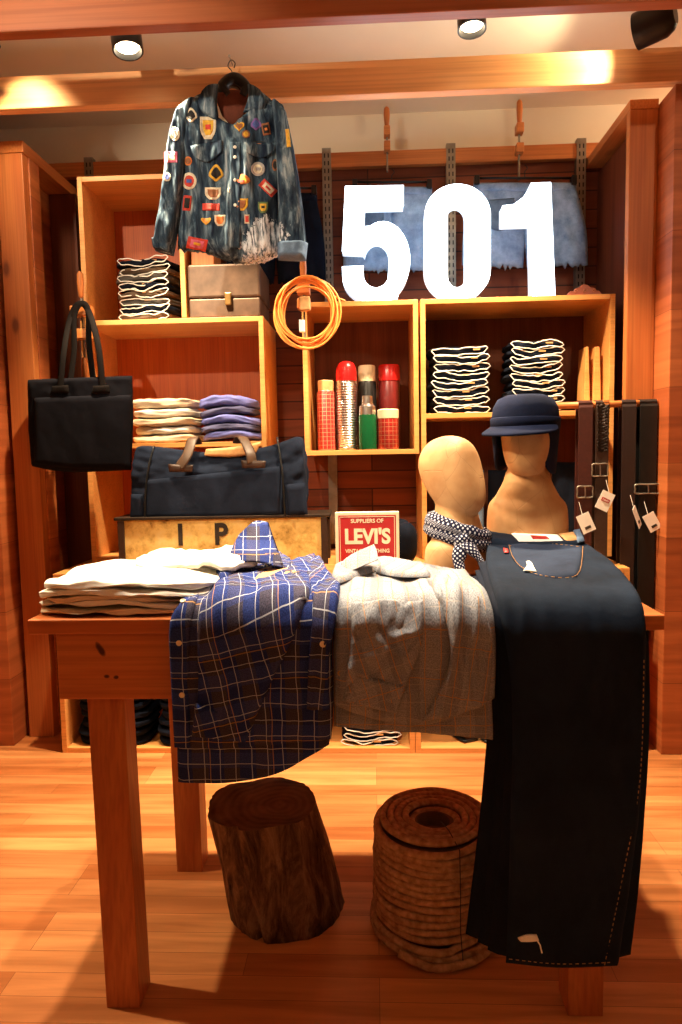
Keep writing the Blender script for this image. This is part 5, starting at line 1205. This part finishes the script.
def lr(z, k=1.0):
    s = z/zt; cx = lerp(xb, xt, s); out = []
    for i in range(nn):
        a = 2*PI*i/nn; rr = r*(1.02-.03*s+.03*(1-s)**3)*k
        rr += (.007*nz(math.cos(a)*2, math.sin(a)*2, z*4)+.004*nz(math.cos(a)*7, math.sin(a)*7, z*10)+.003*nz(math.cos(a)*16, math.sin(a)*16, z*12))
        ac = (a-(1.5*PI-.32-.15*math.sin(z*9)*.6)); rr -= .026*math.exp(-(ac/.045)**2)
        ac = (a-(1.5*PI+.75+.1*math.sin(z*12))); rr -= .005*math.exp(-(ac/.04)**2)
        out.append(Vector((cx+rr*math.cos(a), YLg+rr*math.sin(a), z+(.012*nz(math.cos(a)*1.5, math.sin(a)*1.5, 3) if .02 < s else 0)-(.0 if s > .03 else 0))))
    return out
MB().loft([lr(zt*max(0, k)/40+.001) for k in range(41)], True, False).build('bark_trunk', bark(), t, True)
top = lr(zt); cpt = Vector((xt, YLg, zt-.004))
MB().loft([top]+[[cpt+(p-cpt)*k+Vector((0, 0, .004*nz(p.x*20*k, p.y*20*k))) for p in top] for k in (.97, .8, .6, .4, .2, .02)], False, True).build('sawn_top', endgrain(), t, True)

# ------------------------------------------------------------------ rope coil
def rope_mat():
    m, nt, b = nodes('tan_manila_rope', .9, .15); n1 = N(nt, 'ShaderNodeTexNoise', i_Scale=60., i_Detail=4.); L(nt, coords(nt), n1.inputs[0])
    L(nt, ramp(nt, n1.outputs[0], [(.3, (.32, .15, .07)), (.7, (.58, .33, .17))]), b.inputs['Base Color'])
    t = nt.nodes.new('ShaderNodeTexCoord'); s = N(nt, 'ShaderNodeSeparateXYZ'); L(nt, t.outputs['UV'], s.inputs[0])
    w = mth(nt, 'SINE', mth(nt, 'ADD', mth(nt, 'MULTIPLY', s.outputs[0], 380), mth(nt, 'MULTIPLY', s.outputs[1], 125.6)))
    bump(nt, b, w, .3, .002); return m
YRp = 1.775; xr_ = P(434, 940, YRp).x; zt = P(432, 816, YRp).z; r = .148
t = thing('rope_coil', 'big drum shaped coil of tan rope on the floor beside the log stump', 'rope', (xr_, YRp, 0))
pts = []; rp = .0098; turns = int((zt-.02)/(rp*1.9))
for k in range(turns*40):
    a = 2*PI*k/40; l = k/40; z = rp+l*rp*1.9; s = l/turns
    rr = r*(1+.03*math.sin(s*PI)+.012*nz(l*.9, 3)+.01*nz(l*.5, math.cos(a), math.sin(a)))+(.012 if s < .12 else 0)
    pts.append(Vector((xr_+rr*math.cos(a)+.006*nz(l*.7, 8), YRp+rr*math.sin(a), z+.006*nz(math.cos(a)*1.2, math.sin(a)*1.2, l*.3)+.004*math.sin(a+l*.4))))
zz = pts[-1].z
for k in range(40*5):
    a = 2*PI*k/40; l = k/40; rr = r-.004-l*rp*2.05
    pts.append(Vector((xr_+rr*math.cos(a), YRp+rr*math.sin(a), zz+.008+.003*nz(l, a)-(.02*(l-3.6) if l > 3.6 else 0))))
RM = rope_mat()
MB().tube(pts, rp, 8, uv=True).build('wound_rope', RM, t, True)
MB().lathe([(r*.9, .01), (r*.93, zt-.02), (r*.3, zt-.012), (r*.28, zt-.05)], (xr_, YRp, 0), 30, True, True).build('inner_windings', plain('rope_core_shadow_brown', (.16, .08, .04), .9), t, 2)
pts = smoothpath([Vector((xr_-.1, YRp-.155, .03)), Vector((xr_-.02, YRp-.18, .012)), Vector((xr_+.08, YRp-.16, .014)), Vector((xr_+.15, YRp-.08, .012)), Vector((xr_+.18, YRp+.02, .012))], 8)
MB().tube(pts, rp, 8, uv=True).build('loose_end', RM, t, True)
MB().tube([Vector((xr_+.1*math.cos(a)*0+rr*math.cos(-1.25), YRp+rr*math.sin(-1.25), z)) for rr, z, a in ((.05, zt+.012, 0), (.1, zt+.014, 0), (r+.014, zt-.004, 0), (r+.018, zt*.6, 0), (r+.017, zt*.3, 0), (r+.03, .02, 0))], .0014, 6).build('binding_cord', M['leather'], t, True)
# ------------------------------------------------------------------ light
w = bpy.data.worlds.new('w'); scn.world = w; w.use_nodes = True
w.node_tree.nodes['Background'].inputs[0].default_value = (1, .72, .45, 1); w.node_tree.nodes['Background'].inputs[1].default_value = .0
# shop's other track spots, out of frame overhead; the last two are added lights
lamp((-1.75, 2.0, 2.85), (-.1, 1.9, .6), 210, 62, WARM, .5)
lamp((-.5, 1.72, 2.9), (-.35, 1.85, .9), 170, 42, (1, .86, .66))
lamp((.15, 1.72, 2.9), (.2, 1.9, .9), 190, 42, (1, .86, .66))
lamp((-1.5, .9, 2.9), (-.75, 2.9, 2.2), 140, 50, (1, .84, .62), .8)
lamp((-.6, .9, 2.9), (-.15, 2.6, 1.2), 125, 44, WARM, .6)
lamp((1.4, .6, 2.9), (.9, 3.0, 1.9), 50, 50, WARM, .8)
lamp((2.0, 3.22, 2.82), (0, 3.4, 2.75), 40, 120, WARM, .8, .1)  # added unseen lamp, brightens the plaster above the back boards
lamp((0, -.6, 2.8), (0, 2.2, 1.0), 12, 90, (1, .62, .32), 1.0, .25)  # added soft front fill, stands for no fixture
scn.view_settings.view_transform = 'Standard'; scn.view_settings.look = 'None'; scn.view_settings.gamma = 1; scn.view_settings.use_curve_mapping = False
scn.view_settings.exposure = 0.1
scn.cycles.max_bounces = 6; scn.cycles.use_denoising = True
